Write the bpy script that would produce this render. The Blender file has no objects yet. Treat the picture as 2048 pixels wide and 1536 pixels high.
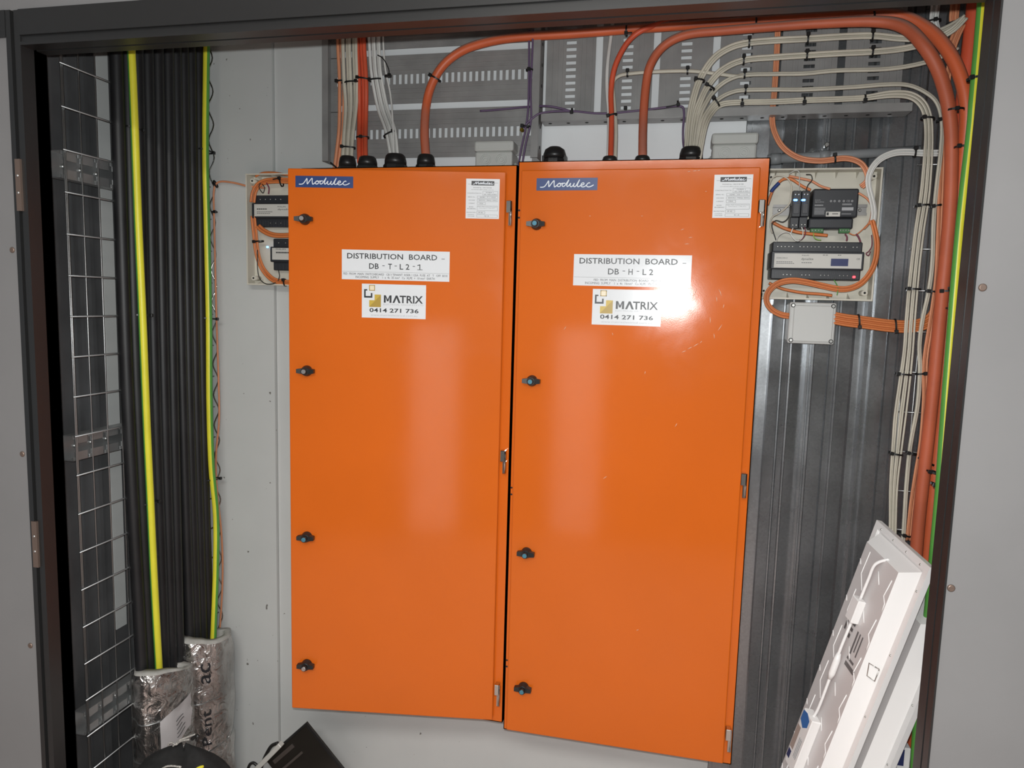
import bpy, bmesh, math, random
from mathutils import Vector as V, Matrix
random.seed(7)
scene = bpy.context.scene
COL = scene.collection
PI = math.pi

# ------------------------------------------------------------------ camera
F = 1447.80; PITCH, ROLL, YAW = 0.1119006, 0.0268519, 0.2182629; EYE = V((0, 0, 1.55))
_fw = V((-math.sin(YAW), math.cos(YAW), 0)); _ri = V((math.cos(YAW), math.sin(YAW), 0)); _up = V((0, 0, 1))
CW = _fw * math.cos(PITCH) - _up * math.sin(PITCH)
_u2 = _up * math.cos(PITCH) + _fw * math.sin(PITCH)
CR = _ri * math.cos(ROLL) + _u2 * math.sin(ROLL)
CU = _u2 * math.cos(ROLL) - _ri * math.sin(ROLL)
cd = bpy.data.cameras.new('camera'); cam = bpy.data.objects.new('camera', cd); COL.objects.link(cam)
cd.sensor_fit = 'HORIZONTAL'; cd.sensor_width = 36.0; cd.lens = 36.0 * F / 2048.0
cd.clip_start = 0.02; cd.clip_end = 60
m = Matrix.Identity(4)
for i in range(3):
    m[i][0] = CR[i]; m[i][1] = CU[i]; m[i][2] = -CW[i]; m[i][3] = EYE[i]
cam.matrix_world = m
scene.camera = cam

# ------------------------------------------------------------------ light and exposure
w = bpy.data.worlds.new('world'); scene.world = w; w.use_nodes = True
w.node_tree.nodes['Background'].inputs[0].default_value = (0.86, 0.93, 1.0, 1)
w.node_tree.nodes['Background'].inputs[1].default_value = 0.30
def light(name, kind, loc, energy, color, rot=(0, 0, 0), **kw):
    l = bpy.data.lights.new(name, kind); l.energy = energy; l.color = color
    for k, v in kw.items(): setattr(l, k, v)
    o = bpy.data.objects.new(name, l); COL.objects.link(o); o.location = loc; o.rotation_euler = rot
    return o
light('phone_flash', 'POINT', EYE + CU * 0.033 - CR * 0.012 - CW * 0.004, 66.0, (0.97, 1.0, 1.0), shadow_soft_size=0.008)
light('corridor_lamp', 'AREA', (-0.15, -0.75, 2.42), 50.0, (1.0, 0.96, 0.91), shape='RECTANGLE', size=1.2, size_y=0.45)
scene.view_settings.view_transform = 'Standard'; scene.view_settings.look = 'None'
scene.view_settings.gamma = 1.0; scene.view_settings.use_curve_mapping = False
scene.view_settings.exposure = 0.0

# ------------------------------------------------------------------ helpers: from the photograph to the place
def ray(x, y): return CW + CR * ((x - 1024) / F) - CU * ((y - 768) / F)
def at(x, y, Y): d = ray(x, y); return EYE + d * (Y / d.y)
def atX(x, y, X): d = ray(x, y); return EYE + d * (X / d.x)
def atD(x, y, D): return EYE + ray(x, y) * D
def onplane(x, y, p0, n): d = ray(x, y); return EYE + d * ((p0 - EYE).dot(n) / d.dot(n))
def mpp(p): return (p - EYE).dot(CW) / F

# ------------------------------------------------------------------ materials
def mat(name, col, rough=0.5, metal=0.0, emit=0.0, spec=0.5, coat=0.0):
    mt = bpy.data.materials.new(name); mt.use_nodes = True
    b = mt.node_tree.nodes['Principled BSDF']
    b.inputs['Base Color'].default_value = (*col, 1); b.inputs['Roughness'].default_value = rough
    b.inputs['Metallic'].default_value = metal; b.inputs['Specular IOR Level'].default_value = spec
    b.inputs['Coat Weight'].default_value = coat
    if emit:
        b.inputs['Emission Color'].default_value = (*col, 1); b.inputs['Emission Strength'].default_value = emit
    return mt
def nodes(mt): nt = mt.node_tree; return nt, nt.nodes, nt.links, nt.nodes['Principled BSDF']
def tex(nt, kind, scale, **kw):
    tc = nt.nodes.new('ShaderNodeTexCoord'); t = nt.nodes.new(kind); t.inputs['Scale'].default_value = scale
    for k, v in kw.items():
        t.inputs[k].default_value = v
    nt.links.new(tc.outputs['Object'], t.inputs['Vector']); return t
def ramp(nt, src, stops):
    r = nt.nodes.new('ShaderNodeValToRGB'); e = r.color_ramp.elements
    while len(e) < len(stops): e.new(0.5)
    for i, (p, c) in enumerate(stops): e[i].position = p; e[i].color = (*c, 1)
    nt.links.new(src, r.inputs[0]); return r
def bump(nt, src, b, strength, dist=0.002):
    n = nt.nodes.new('ShaderNodeBump'); n.inputs['Strength'].default_value = strength; n.inputs['Distance'].default_value = dist
    nt.links.new(src, n.inputs['Height']); nt.links.new(n.outputs[0], b.inputs['Normal'])
def mul_tex(nt, b, t_out, base, lo, hi, p0=0.3, p1=0.7):
    r = ramp(nt, t_out, [(p0, tuple(c * lo for c in base)), (p1, tuple(c * hi for c in base))])
    nt.links.new(r.outputs[0], b.inputs['Base Color']); return r

def noisy(name, col, rough, lo=0.9, hi=1.1, scale=6.0, bumps=0.0, metal=0.0, spec=0.5, detail=4.0):
    mt = mat(name, col, rough, metal, 0, spec); nt, nn, ll, b = nodes(mt)
    t = tex(nt, 'ShaderNodeTexNoise', scale, Detail=detail); mul_tex(nt, b, t.outputs[0], col, lo, hi)
    if bumps: bump(nt, t.outputs[0], b, bumps)
    return mt

def speckled_wall(name, col):
    mt = mat(name, col, 0.6); nt, nn, ll, b = nodes(mt)
    t = tex(nt, 'ShaderNodeTexNoise', 2.2, Detail=5.0)
    r = mul_tex(nt, b, t.outputs[0], col, 0.93, 1.06)
    s = tex(nt, 'ShaderNodeTexNoise', 55.0, Detail=2.0)
    k = ramp(nt, s.outputs[0], [(0.745, (1, 1, 1)), (0.77, (0.3, 0.28, 0.26))])
    mx = nn.new('ShaderNodeMix'); mx.data_type = 'RGBA'; mx.blend_type = 'MULTIPLY'; mx.inputs[0].default_value = 1.0
    ll.new(r.outputs[0], mx.inputs[6]); ll.new(k.outputs[0], mx.inputs[7]); ll.new(mx.outputs[2], b.inputs['Base Color'])
    return mt

def galv(name, col, rough, lo=0.75, hi=1.2, scale=90.0):
    mt = mat(name, col, rough, 0.85); nt, nn, ll, b = nodes(mt)
    v = tex(nt, 'ShaderNodeTexVoronoi', scale)
    sx = nn.new('ShaderNodeSeparateColor'); ll.new(v.outputs['Color'], sx.inputs[0])
    r = ramp(nt, sx.outputs[0], [(0.0, tuple(c * lo for c in col)), (1.0, tuple(c * hi for c in col))])
    n = tex(nt, 'ShaderNodeTexNoise', 5.0, Detail=6.0)
    k = ramp(nt, n.outputs[0], [(0.35, (0.86, 0.86, 0.86)), (0.7, (1.04, 1.04, 1.04))])
    mx = nn.new('ShaderNodeMix'); mx.data_type = 'RGBA'; mx.blend_type = 'MULTIPLY'; mx.inputs[0].default_value = 1.0
    ll.new(r.outputs[0], mx.inputs[6]); ll.new(k.outputs[0], mx.inputs[7]); ll.new(mx.outputs[2], b.inputs['Base Color'])
    q = ramp(nt, n.outputs[0], [(0.3, (rough * 0.8,) * 3), (0.75, (min(1, rough * 1.35),) * 3)])
    ll.new(q.outputs[0], b.inputs['Roughness'])
    return mt

def foil_mat():
    mt = mat('crumpled_foil', (0.64, 0.63, 0.61), 0.22, 0.95); nt, nn, ll, b = nodes(mt)
    t = tex(nt, 'ShaderNodeTexNoise', 26.0, Detail=5.0, Distortion=1.2); bump(nt, t.outputs[0], b, 0.9, 0.012)
    n = tex(nt, 'ShaderNodeTexNoise', 9.0, Detail=3.0); mul_tex(nt, b, n.outputs[0], (0.62, 0.60, 0.58), 0.6, 1.25)
    return mt

def orange_paint():
    mt = mat('orange_powder_coat', (0.61, 0.122, 0.011), 0.1, 0, 0, 0.36); nt, nn, ll, b = nodes(mt)
    t = tex(nt, 'ShaderNodeTexNoise', 3.0, Detail=6.0); mul_tex(nt, b, t.outputs[0], (0.61, 0.122, 0.011), 0.96, 1.04)
    s = tex(nt, 'ShaderNodeTexNoise', 14.0, Detail=8.0, Distortion=0.6)
    q = ramp(nt, s.outputs[0], [(0.45, (0.10,) * 3), (0.72, (0.135,) * 3)]); ll.new(q.outputs[0], b.inputs['Roughness'])
    f = tex(nt, 'ShaderNodeTexNoise', 420.0, Detail=1.0); bump(nt, f.outputs[0], b, 0.02, 0.001)
    return mt

M = {}
M['orange'] = orange_paint()
M['wall'] = speckled_wall('painted_lining_board', (0.57, 0.585, 0.575))
M['whiteboard'] = noisy('white_backing_board', (0.84, 0.86, 0.87), 0.5, 0.95, 1.03, 4.0)
M['ceil'] = mat('white_ceiling_paint', (0.8, 0.8, 0.79), 0.8)
M['facing'] = noisy('grey_facing_sheet', (0.20, 0.197, 0.197), 0.65, 0.92, 1.06, 3.0)
M['frame'] = mat('black_frame_paint', (0.019, 0.019, 0.019), 0.33)
M['galv'] = galv('galvanised_sheet', (0.39, 0.405, 0.42), 0.27, 0.92, 1.06, 220.0)
M['galvtray'] = noisy('galvanised_tray', (0.32, 0.316, 0.31), 0.38, 0.85, 1.12, 14.0, 0, 0.25, 0.7)
M['darksheet'] = noisy('dark_metal_lining', (0.13, 0.132, 0.135), 0.45, 0.7, 1.3, 5.0, 0.0, 0.4)
M['wire'] = mat('zinc_wire', (0.42, 0.43, 0.43), 0.35, 0.9)
M['channel'] = noisy('zinc_channel', (0.50, 0.51, 0.51), 0.4, 0.8, 1.2, 9.0, 0, 0.8)
M['blackcable'] = noisy('black_cable_sheath', (0.010, 0.010, 0.011), 0.5, 0.7, 1.4, 12.0)
M['black'] = mat('black_plastic', (0.016, 0.016, 0.016), 0.38)
M['yellow'] = noisy('yellow_insulation', (0.78, 0.72, 0.045), 0.4, 0.9, 1.06, 8.0)
M['green'] = noisy('green_insulation', (0.10, 0.34, 0.06), 0.4, 0.9, 1.1, 8.0)
M['lime'] = noisy('lime_insulation', (0.25, 0.5, 0.06), 0.4, 0.9, 1.1, 8.0)
M['beige'] = noisy('beige_cable_sheath', (0.62, 0.58, 0.48), 0.5, 0.88, 1.08, 14.0)
M['white_c'] = noisy('white_cable_sheath', (0.74, 0.74, 0.71), 0.5, 0.92, 1.06, 14.0)
M['red_c'] = noisy('red_orange_cable_sheath', (0.70, 0.105, 0.045), 0.45, 0.88, 1.1, 9.0)
M['big_c'] = noisy('orange_mains_sheath', (0.68, 0.135, 0.047), 0.45, 0.85, 1.08, 7.0)
M['dusty_c'] = noisy('dusty_orange_sheath', (0.56, 0.125, 0.055), 0.55, 0.8, 1.1, 7.0)
M['pale_c'] = noisy('pale_orange_cable', (0.72, 0.29, 0.15), 0.5, 0.9, 1.1, 12.0)
M['orange_c'] = noisy('orange_data_cable', (0.66, 0.20, 0.06), 0.45, 0.9, 1.1, 12.0)
M['purple'] = mat('purple_cable', (0.13, 0.085, 0.16), 0.5)
M['tie'] = mat('black_nylon_tie', (0.012, 0.012, 0.012), 0.4)
M['sticker'] = mat('white_vinyl_label', (0.70, 0.72, 0.74), 0.16, 0, 0, 0.35)
M['blue_st'] = mat('blue_vinyl_label', (0.022, 0.050, 0.17), 0.3)
M['ink'] = mat('black_ink', (0.012, 0.014, 0.018), 0.4)
M['scuff'] = mat('pale_scuff', (0.70, 0.42, 0.30), 0.4)
M['softink'] = mat('faded_ink', (0.14, 0.13, 0.13), 0.5)
M['greyink'] = mat('grey_ink', (0.40, 0.41, 0.43), 0.4)
M['whiteink'] = mat('white_ink', (0.72, 0.76, 0.82), 0.4)
M['gold'] = mat('gold_ink', (0.52, 0.36, 0.04), 0.4)
M['darkgold'] = mat('dark_gold_ink', (0.38, 0.25, 0.03), 0.4)
M['cream'] = mat('cream_ink', (0.75, 0.66, 0.48), 0.4)
M['chrome'] = mat('bright_chrome', (0.62, 0.61, 0.58), 0.09, 1.0)
M['silver'] = mat('silver_lock_face', (0.5, 0.5, 0.5), 0.3, 0.9)
M['cyan'] = mat('blue_lock_face', (0.07, 0.22, 0.30), 0.3, 0.3)
M['greyplastic'] = noisy('grey_box_plastic', (0.55, 0.56, 0.53), 0.45, 0.96, 1.03, 6.0)
M['lidplastic'] = noisy('grey_lid_plastic', (0.56, 0.57, 0.555), 0.4, 0.97, 1.03, 6.0)
M['beigeplastic'] = noisy('cream_enclosure_plastic', (0.66, 0.63, 0.54), 0.4, 0.95, 1.04, 6.0)
M['device'] = mat('charcoal_device_plastic', (0.028, 0.031, 0.037), 0.42)
M['devtrim'] = mat('grey_device_plastic', (0.055, 0.058, 0.066), 0.42)
M['devlabel'] = mat('device_label', (0.60, 0.59, 0.55), 0.4)
M['bluled'] = mat('blue_indicator', (0.08, 0.35, 1.0), 0.3, 0, 9.0)
M['redled'] = mat('red_indicator', (1.0, 0.03, 0.04), 0.3, 0, 7.0)
M['terminal'] = mat('green_terminal_plastic', (0.05, 0.17, 0.055), 0.4)
M['screwm'] = mat('zinc_screw', (0.6, 0.6, 0.58), 0.3, 0.9)
M['rusty'] = mat('brown_screw', (0.22, 0.16, 0.13), 0.45, 0.6)
M['brass'] = mat('brass', (0.6, 0.42, 0.06), 0.28, 1.0)
M['panel'] = mat('white_panel_enamel', (0.90, 0.885, 0.875), 0.32)
M['panbase'] = mat('pan_back_enamel', (0.66, 0.63, 0.625), 0.4)
M['navy'] = mat('navy_label', (0.03, 0.04, 0.13), 0.4)
M['bluesticker'] = mat('bright_blue_label', (0.05, 0.17, 0.46), 0.4)
M['tan'] = mat('tan_label', (0.42, 0.33, 0.29), 0.5)
M['foil'] = foil_mat()
M['batting'] = noisy('grey_batting', (0.45, 0.44, 0.41), 0.9, 0.8, 1.1, 40.0, 0.5)
M['paper'] = noisy('paper_tag', (0.52, 0.49, 0.49), 0.7, 0.9, 1.05, 8.0)
M['brownpanel'] = noisy('dark_smoked_panel', (0.022, 0.019, 0.016), 0.22, 0.8, 1.3, 4.0)
M['brownstrip'] = mat('brown_strip', (0.075, 0.062, 0.055), 0.4)
M['conduit'] = mat('grey_conduit', (0.27, 0.285, 0.295), 0.45)
M['fabric'] = noisy('black_fabric', (0.012, 0.012, 0.012), 0.9, 0.6, 1.5, 60.0, 0.4)
M['cord'] = noisy('white_cord', (0.62, 0.60, 0.56), 0.7, 0.3, 1.1, 220.0)
M['bluetape'] = mat('blue_tape', (0.02, 0.05, 0.22), 0.5)
M['floor'] = noisy('floor_covering', (0.44, 0.345, 0.31), 0.7, 0.85, 1.1, 3.0)
M['corridor'] = mat('corridor_paint', (0.16, 0.16, 0.16), 0.7)
M['glowpanel'] = mat('glow_standin_emitter', (1.0, 0.97, 0.92), 0.2, 0, 1.15)  # even glow, added to give the pale bands mirrored in the cabinet doors
M['darkcore'] = mat('dark_core', (0.01, 0.01, 0.01), 0.8)
M['purplewire'] = mat('maroon_wire', (0.16, 0.02, 0.05), 0.5)

# ------------------------------------------------------------------ mesh builder
def dusty(mt):
    nt, nn, ll, b = nodes(mt); src = b.inputs['Base Color'].links[0].from_socket
    g = nn.new('ShaderNodeNewGeometry'); sp = nn.new('ShaderNodeSeparateXYZ'); ll.new(g.outputs['Normal'], sp.inputs[0])
    k = ramp(nt, sp.outputs[2], [(0.15, (0, 0, 0)), (0.75, (0.75, 0.75, 0.75))])
    mx = nn.new('ShaderNodeMix'); mx.data_type = 'RGBA'; ll.new(k.outputs[0], mx.inputs[0]); ll.new(src, mx.inputs[6]); mx.inputs[7].default_value = (0.34, 0.28, 0.25, 1)
    ll.new(mx.outputs[2], b.inputs['Base Color'])
dusty(M['big_c']); dusty(M['dusty_c'])

class MB:
    def __init__(s): s.v = []; s.f = []; s.m = []; s.s = []
    def add(s, vs, fs, mi=0, smooth=False):
        b = len(s.v); s.v += [V(p) for p in vs]
        for f in fs: s.f.append(tuple(b + i for i in f)); s.m.append(mi); s.s.append(smooth)
        return s
    def box(s, x0, x1, y0, y1, z0, z1, mi=0, X=None):
        vs = [V((x, y, z)) for z in (z0, z1) for y in (y0, y1) for x in (x0, x1)]
        if X: vs = [X(p) for p in vs]
        return s.add(vs, [(0, 2, 3, 1), (4, 5, 7, 6), (0, 1, 5, 4), (2, 6, 7, 3), (0, 4, 6, 2), (1, 3, 7, 5)], mi)
    def bbox(s, x0, x1, y0, y1, z0, z1, r=0.003, seg=2, mi=0, X=None):
        bm = bmesh.new(); bmesh.ops.create_cube(bm, size=1.0)
        for v in bm.verts:
            v.co = V(((x0 + x1) / 2 + v.co.x * (x1 - x0), (y0 + y1) / 2 + v.co.y * (y1 - y0), (z0 + z1) / 2 + v.co.z * (z1 - z0)))
        bmesh.ops.bevel(bm, geom=bm.edges[:], offset=r, segments=seg, affect='EDGES', profile=0.5)
        bm.verts.index_update()
        vs = [v.co.copy() for v in bm.verts]; fs = [tuple(v.index for v in f.verts) for f in bm.faces]; bm.free()
        if X: vs = [X(p) for p in vs]
        return s.add(vs, fs, mi)
    def tube(s, pts, r, n=8, mi=0, flat=1.0, nrm=None, mats=None, caps=True):
        # swept tube; flat < 1 squashes it along nrm; mats(k, n) may choose the material round the section
        k = len(pts); rings = []; prev = None
        for i, p in enumerate(pts):
            t = (pts[min(i + 1, k - 1)] - pts[max(i - 1, 0)]).normalized()
            a = nrm if nrm is not None else (prev if prev is not None else (V((0, 1, 0)) if abs(t.y) < 0.9 else V((0, 0, 1))))
            a = (a - t * a.dot(t)).normalized(); b = t.cross(a)
            if nrm is None: prev = a
            rr = r[i] if isinstance(r, (list, tuple)) else r
            rings.append([p + a * (math.cos(2 * PI * j / n) * rr * flat) + b * (math.sin(2 * PI * j / n) * rr) for j in range(n)])
        base = len(s.v)
        for g in rings: s.v += g
        for i in range(k - 1):
            for j in range(n):
                q = (j + 1) % n
                s.f.append((base + i * n + j, base + i * n + q, base + (i + 1) * n + q, base + (i + 1) * n + j))
                s.m.append(mats(j, n) if mats else mi); s.s.append(True)
        if caps:
            s.f.append(tuple(base + j for j in range(n - 1, -1, -1))); s.m.append(mi); s.s.append(False)
            s.f.append(tuple(base + (k - 1) * n + j for j in range(n))); s.m.append(mi); s.s.append(False)
        return s
    def cyl(s, p0, p1, r0, r1=None, n=16, mi=0):
        r1 = r0 if r1 is None else r1
        return s.tube([V(p0), V(p1)], [r0, r1], n, mi)
    def lathe(s, base, axis, prof, n=20, mi=0, smooth=True):
        # prof: list of (radius, height along axis)
        axis = V(axis).normalized(); a = axis.orthogonal().normalized(); b = axis.cross(a); o = len(s.v)
        for r, h in prof:
            for j in range(n):
                t = 2 * PI * (j + 0.5) / n
                s.v.append(V(base) + axis * h + (a * math.cos(t) + b * math.sin(t)) * r)
        for i in range(len(prof) - 1):
            for j in range(n):
                q = (j + 1) % n
                s.f.append((o + i * n + j, o + i * n + q, o + (i + 1) * n + q, o + (i + 1) * n + j)); s.m.append(mi); s.s.append(smooth)
        s.f.append(tuple(o + j for j in range(n - 1, -1, -1))); s.m.append(mi); s.s.append(False)
        e = o + (len(prof) - 1) * n
        s.f.append(tuple(e + j for j in range(n))); s.m.append(mi); s.s.append(False)
        return s
    def ring(s, c, axis, ra, rb, n=28, h=0.001, mi=0):
        return s.lathe(c, axis, [(ra, 0), (ra, h), (rb, h), (rb, 0), (ra, 0)], n, mi, False)
    def build(s, name, mats, parent=None, kind=None):
        me = bpy.data.meshes.new(name)
        off = parent_world(parent) if parent else (s.v[0] * 0)
        if not parent and s.v:
            lo = V([min(p[i] for p in s.v) for i in range(3)]); hi = V([max(p[i] for p in s.v) for i in range(3)])
            off = V(((lo.x + hi.x) / 2, (lo.y + hi.y) / 2, lo.z))
        me.from_pydata([p - off for p in s.v], [], s.f)
        for mm in (mats if isinstance(mats, (list, tuple)) else [mats]): me.materials.append(M[mm] if isinstance(mm, str) else mm)
        me.polygons.foreach_set('material_index', s.m); me.polygons.foreach_set('use_smooth', s.s)
        me.update()
        o = bpy.data.objects.new(name, me); COL.objects.link(o)
        if parent: o.parent = parent
        else: o.location = off
        WORLD[o.name] = off
        if kind: o['kind'] = kind
        return o
WORLD = {}
def parent_world(p): return WORLD[p.name]
def thing(name, label, cat, loc, group=None):
    o = bpy.data.objects.new(name, None); COL.objects.link(o); o.location = loc; o.empty_display_size = 0.05
    WORLD[o.name] = V(loc); tag(o, label, cat, group); return o
def tag(o, label, cat, group=None):
    o['label'] = label; o['category'] = cat
    if group: o['group'] = group
    return o
def struct(name, mb, mt, parent=None):
    return mb.build(name, mt, parent, kind=None if parent else 'structure')

def spline(pts, seg=6):
    out = []
    n = len(pts)
    for i in range(n - 1):
        p0, p1, p2, p3 = pts[max(i - 1, 0)], pts[i], pts[i + 1], pts[min(i + 2, n - 1)]
        for k in range(seg):
            t = k / seg
            out.append(0.5 * ((2 * p1) + (p2 - p0) * t + (2 * p0 - 5 * p1 + 4 * p2 - p3) * t * t + (3 * p1 - p0 - 3 * p2 + p3) * t ** 3))
    out.append(pts[-1].copy()); return out
def wp(pts, Y=None):
    out = []; last = Y
    for p in pts:
        if len(p) > 2: last = p[2]
        out.append(at(p[0], p[1], last))
    return out
def cable(label, pts, r, mt, group=None, name='cable', cat='cable', Y=None, flat=1.0, nrm=None, seg=6, n=8, world=False):
    mb = MB(); P = pts if world else wp(pts, Y)
    mb.tube(spline(P, seg), r, n, 0, flat, nrm)
    return tag(mb.build(name, mt), label, cat, group)
def bundle(label, L, R, n, mt, group, name='cable', cat='cable', r=None, flat=1.0, dy=0.004, Y=None):
    # n neighbouring cables between two edge paths given as (x, y[, depth]) in the photograph
    A = wp(L, Y); B = wp(R, Y); out = []
    for i in range(n):
        t = (i + 0.5) / n
        P = [a.lerp(b, t) for a, b in zip(A, B)]
        for q in P: q.y += (dy if i % 2 else -dy)
        ds = [(a - b).length for a, b in zip(A, B)]; rr = r or max(0.0024, sum(ds) / len(ds) / n * 0.66)
        out.append(cable(label if isinstance(label, str) else label[i], P, rr, mt, group if isinstance(label, str) else group, name, cat, flat=flat, nrm=V((0, 1, 0)) if flat != 1 else None, world=True))
    return out
NT = [0]
def tie(label, x, y, Y, half, ang=0.0, deep=0.012, head=1, tailpx=0, group=None, wid=0.0042, X=None):
    # nylon tie: an elliptic strap round a bundle, its head and a clipped tail
    c = atX(x, y, X) if X is not None else at(x, y, Y)
    s = mpp(c); a = half * s + 0.0012; t = math.radians(ang)
    if X is None: u = V((math.cos(t), 0, -math.sin(t))); d = V((0, -1, 0))
    else: u = V((0, math.cos(t), -math.sin(t))); d = V((1, 0, 0))
    ax = u.cross(d).normalized(); mb = MB(); n = 24; th = 0.0011
    def ringpt(j, k, w_): 
        q = 2 * PI * j / n
        return c + u * (math.cos(q) * (a + k)) + d * (math.sin(q) * (deep + k)) + ax * w_
    vs = []; fs = []
    for j in range(n):
        for k, w_ in ((0, -wid / 2), (0, wid / 2), (th, wid / 2), (th, -wid / 2)): vs.append(ringpt(j, k, w_))
    for j in range(n):
        q = (j + 1) % n
        for k in range(4):
            k2 = (k + 1) % 4; fs.append((j * 4 + k, q * 4 + k, q * 4 + k2, j * 4 + k2))
    mb.add(vs, fs)
    o = tag(mb.build('cable_tie', 'tie'), label, 'cable tie', group)
    hb = MB(); hq = c + u * (a * 0.75 * head) + d * (deep * 0.8 + 0.003)
    def X_(p): return hq + u * p.x + d * p.y + ax * p.z
    hb.bbox(-0.0042, 0.0042, -0.003, 0.0035, -0.0042, 0.0042, 0.0009, 1, 0, X_)
    if tailpx: hb.box(-0.0015, 0.0015, -0.001, 0.0012, 0.003, tailpx * s, 0, X_)
    h = hb.build('tie_head', 'tie', o); return o

def textmb(mb, txt, X, u0, u1, v0, v1, mi=0, lift=0.0006, nat=True, bold=0.0):
    """letters of txt stretched into the rectangle u0..u1, v0..v1 of frame X(u, v, out)"""
    cu = bpy.data.curves.new('t', 'FONT'); cu.body = txt; cu.size = 1.0; cu.resolution_u = 2; cu.offset = bold
    o = bpy.data.objects.new('t', cu); COL.objects.link(o)
    dg = bpy.context.evaluated_depsgraph_get(); dg.update()
    me = bpy.data.meshes.new_from_object(o.evaluated_get(dg))
    vs = [v.co.copy() for v in me.vertices]; fs = [tuple(p.vertices) for p in me.polygons]
    bpy.data.objects.remove(o); bpy.data.curves.remove(cu); bpy.data.meshes.remove(me)
    if not vs: return
    x0 = min(p.x for p in vs); x1 = max(p.x for p in vs); y0 = min(p.y for p in vs); y1 = max(p.y for p in vs)
    if y1 - y0 < 0.3: y0, y1 = 0.0, 0.7
    if len(txt) == 1 and nat:
        k = (v1 - v0) * (X(V((0, 1, 0))) - X(V((0, 0, 0)))).length / (X(V((1, 0, 0))) - X(V((0, 0, 0)))).length * (x1 - x0) / (y1 - y0) * 0.85; c0 = (u0 + u1) / 2; u0, u1 = c0 - k / 2, c0 + k / 2
    out = [X(V((u0 + (p.x - x0) / (x1 - x0) * (u1 - u0), v0 + (p.y - y0) / (y1 - y0) * (v1 - v0), lift))) for p in vs]
    mb.add(out, fs, mi)
def printline(mb, X, a, b, c_, d):
    n = max(2, int((b - a) / .022)); k = 0
    while k < n:
        u = a + (b - a) * k / n; rect(mb, X, u, u + (b - a) / n * .75, c_, d, 0, .0008); k += 1
def rect(mb, X, u0, u1, v0, v1, mi=0, lift=0.0006):
    mb.add([X(V((u0, v0, lift))), X(V((u1, v0, lift))), X(V((u1, v1, lift))), X(V((u0, v1, lift)))], [(0, 1, 2, 3)], mi)
def poly(mb, X, pts, mi=0, lift=0.0006):
    mb.add([X(V((a, b, lift))) for a, b in pts], [tuple(range(len(pts)))], mi)

# ------------------------------------------------------------------ the setting
YB = 1.98     # lining board behind the cabinets
YG = 2.0      # galvanised sheet further right
YF, YR = 1.24, 1.30   # door frame front and back
JL, JR, HD = -1.284, 0.4400, 2.028
mb = MB(); mb.box(-3, 2.2, -1.32, 2.15, -0.05, 0); struct('floor', mb, 'floor')
mb = MB(); mb.box(-3, 2.2, -1.32, 2.15, 2.75, 2.8); struct('ceiling', mb, 'ceil')
XS = at(557, 1000, YB).x; XE = at(1494, 240, YB).x
mb = MB(); mb.box(XS, XE, YB, YB + 0.012, 0, 2.75)
mb.box(-1.6, XS - 0.0015, YB - 0.012, YB + 0.012, 0, 2.75); struct('wall_rear', mb, 'wall')
mb = MB(); mb.box(at(668, 200, YB).x, XE - .001, YB - .003, YB - .0005, 1.80, 2.75); struct('trim_2', mb, 'whiteboard')
# galvanised stud and profiled sheet right of the lining board
mb = MB(); x1 = at(1540, 250, YB).x
mb.box(XE + 0.001, x1, YB - 0.002, YB + 0.002, 0, 2.75); mb.box(x1 - 0.003, x1, YB - 0.004, YB + 0.03, 0, 2.75)
mb.box(XE + 0.012, XE + 0.015, YB - 0.005, YB, 0, 2.75); struct('trim_1', mb, 'galv')
prof = [(1500, .012), (1534, .012), (1535, -.010), (1556, -.006), (1558, -.002), (1560, -.002), (1562, -.006), (1572, -.004), (1574, -.009), (1577, -.009), (1579, -.003), (1605, .004), (1607, -.012),
        (1612, -.012), (1614, -.004), (1616, -.004), (1617, -.012), (1621, -.012), (1624, -.003), (1651, 0), (1653, .004), (1655, 0), (1666, .001), (1668, -.006), (1671, -.006), (1673, .001),
        (1698, .004), (1704, .009), (1718, .009), (1721, -.012), (1725, -.012), (1727, -.002), (1734, -.002), (1735, -.012), (1739, -.012), (1741, 0), (1765, 0), (1767, .004), (1770, 0), (1786, 0),
        (1788, -.006), (1792, -.006), (1794, 0), (1830, 0), (1834, -.01), (1842, -.01), (1846, 0), (2010, 0)]
mb = MB(); q = [(at(px, 770, YG).x, YG + d) for px, d in prof]; vs = []; fs = []
for x, y in q: vs += [V((x, y, 0)), V((x, y, 2.75))]
for x, y in reversed(q): vs += [V((x, y + 0.002, 0)), V((x, y + 0.002, 2.75))]
n2 = len(q) * 2
for i in range(n2 - 1): fs.append((2 * i, 2 * i + 2, 2 * i + 3, 2 * i + 1))
fs.append((2 * n2 - 2, 0, 1, 2 * n2 - 1))
mb.add(vs, fs); struct('wall_galvanised', mb, 'galv')
mb = MB(); mb.box(-1.6, 0.95, 2.06, 2.08, 0, 2.75); struct('wall_backing', mb, 'darksheet')
mb = MB(); mb.box(0.86, 0.88, 1.30, 2.06, 0, 2.75); struct('wall_right', mb, 'darksheet')
# left side lining: dark sheet with shallow ribs and the pale board seen through a gap
XW = -1.47
mb = MB(); mb.box(XW - 0.02, XW, 1.30, 2.06, 0, 2.75)
for a, d in ((1.475, .012), (1.54, .006), (1.575, .02), (1.70, .008), (1.80, .008), (1.90, .01)): mb.box(XW, XW + d, a, a + 0.012, 0, 2.75)
lw = struct('wall_left', mb, 'darksheet')
mb = MB(); ya = atX(213, 700, XW + 0.004).y; yb = atX(235, 700, XW + 0.004).y
mb.box(XW - 0.001, XW + 0.004, ya, yb, 0.62, 2.75); struct('pale_board_strip', mb, 'wall', lw)

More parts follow.
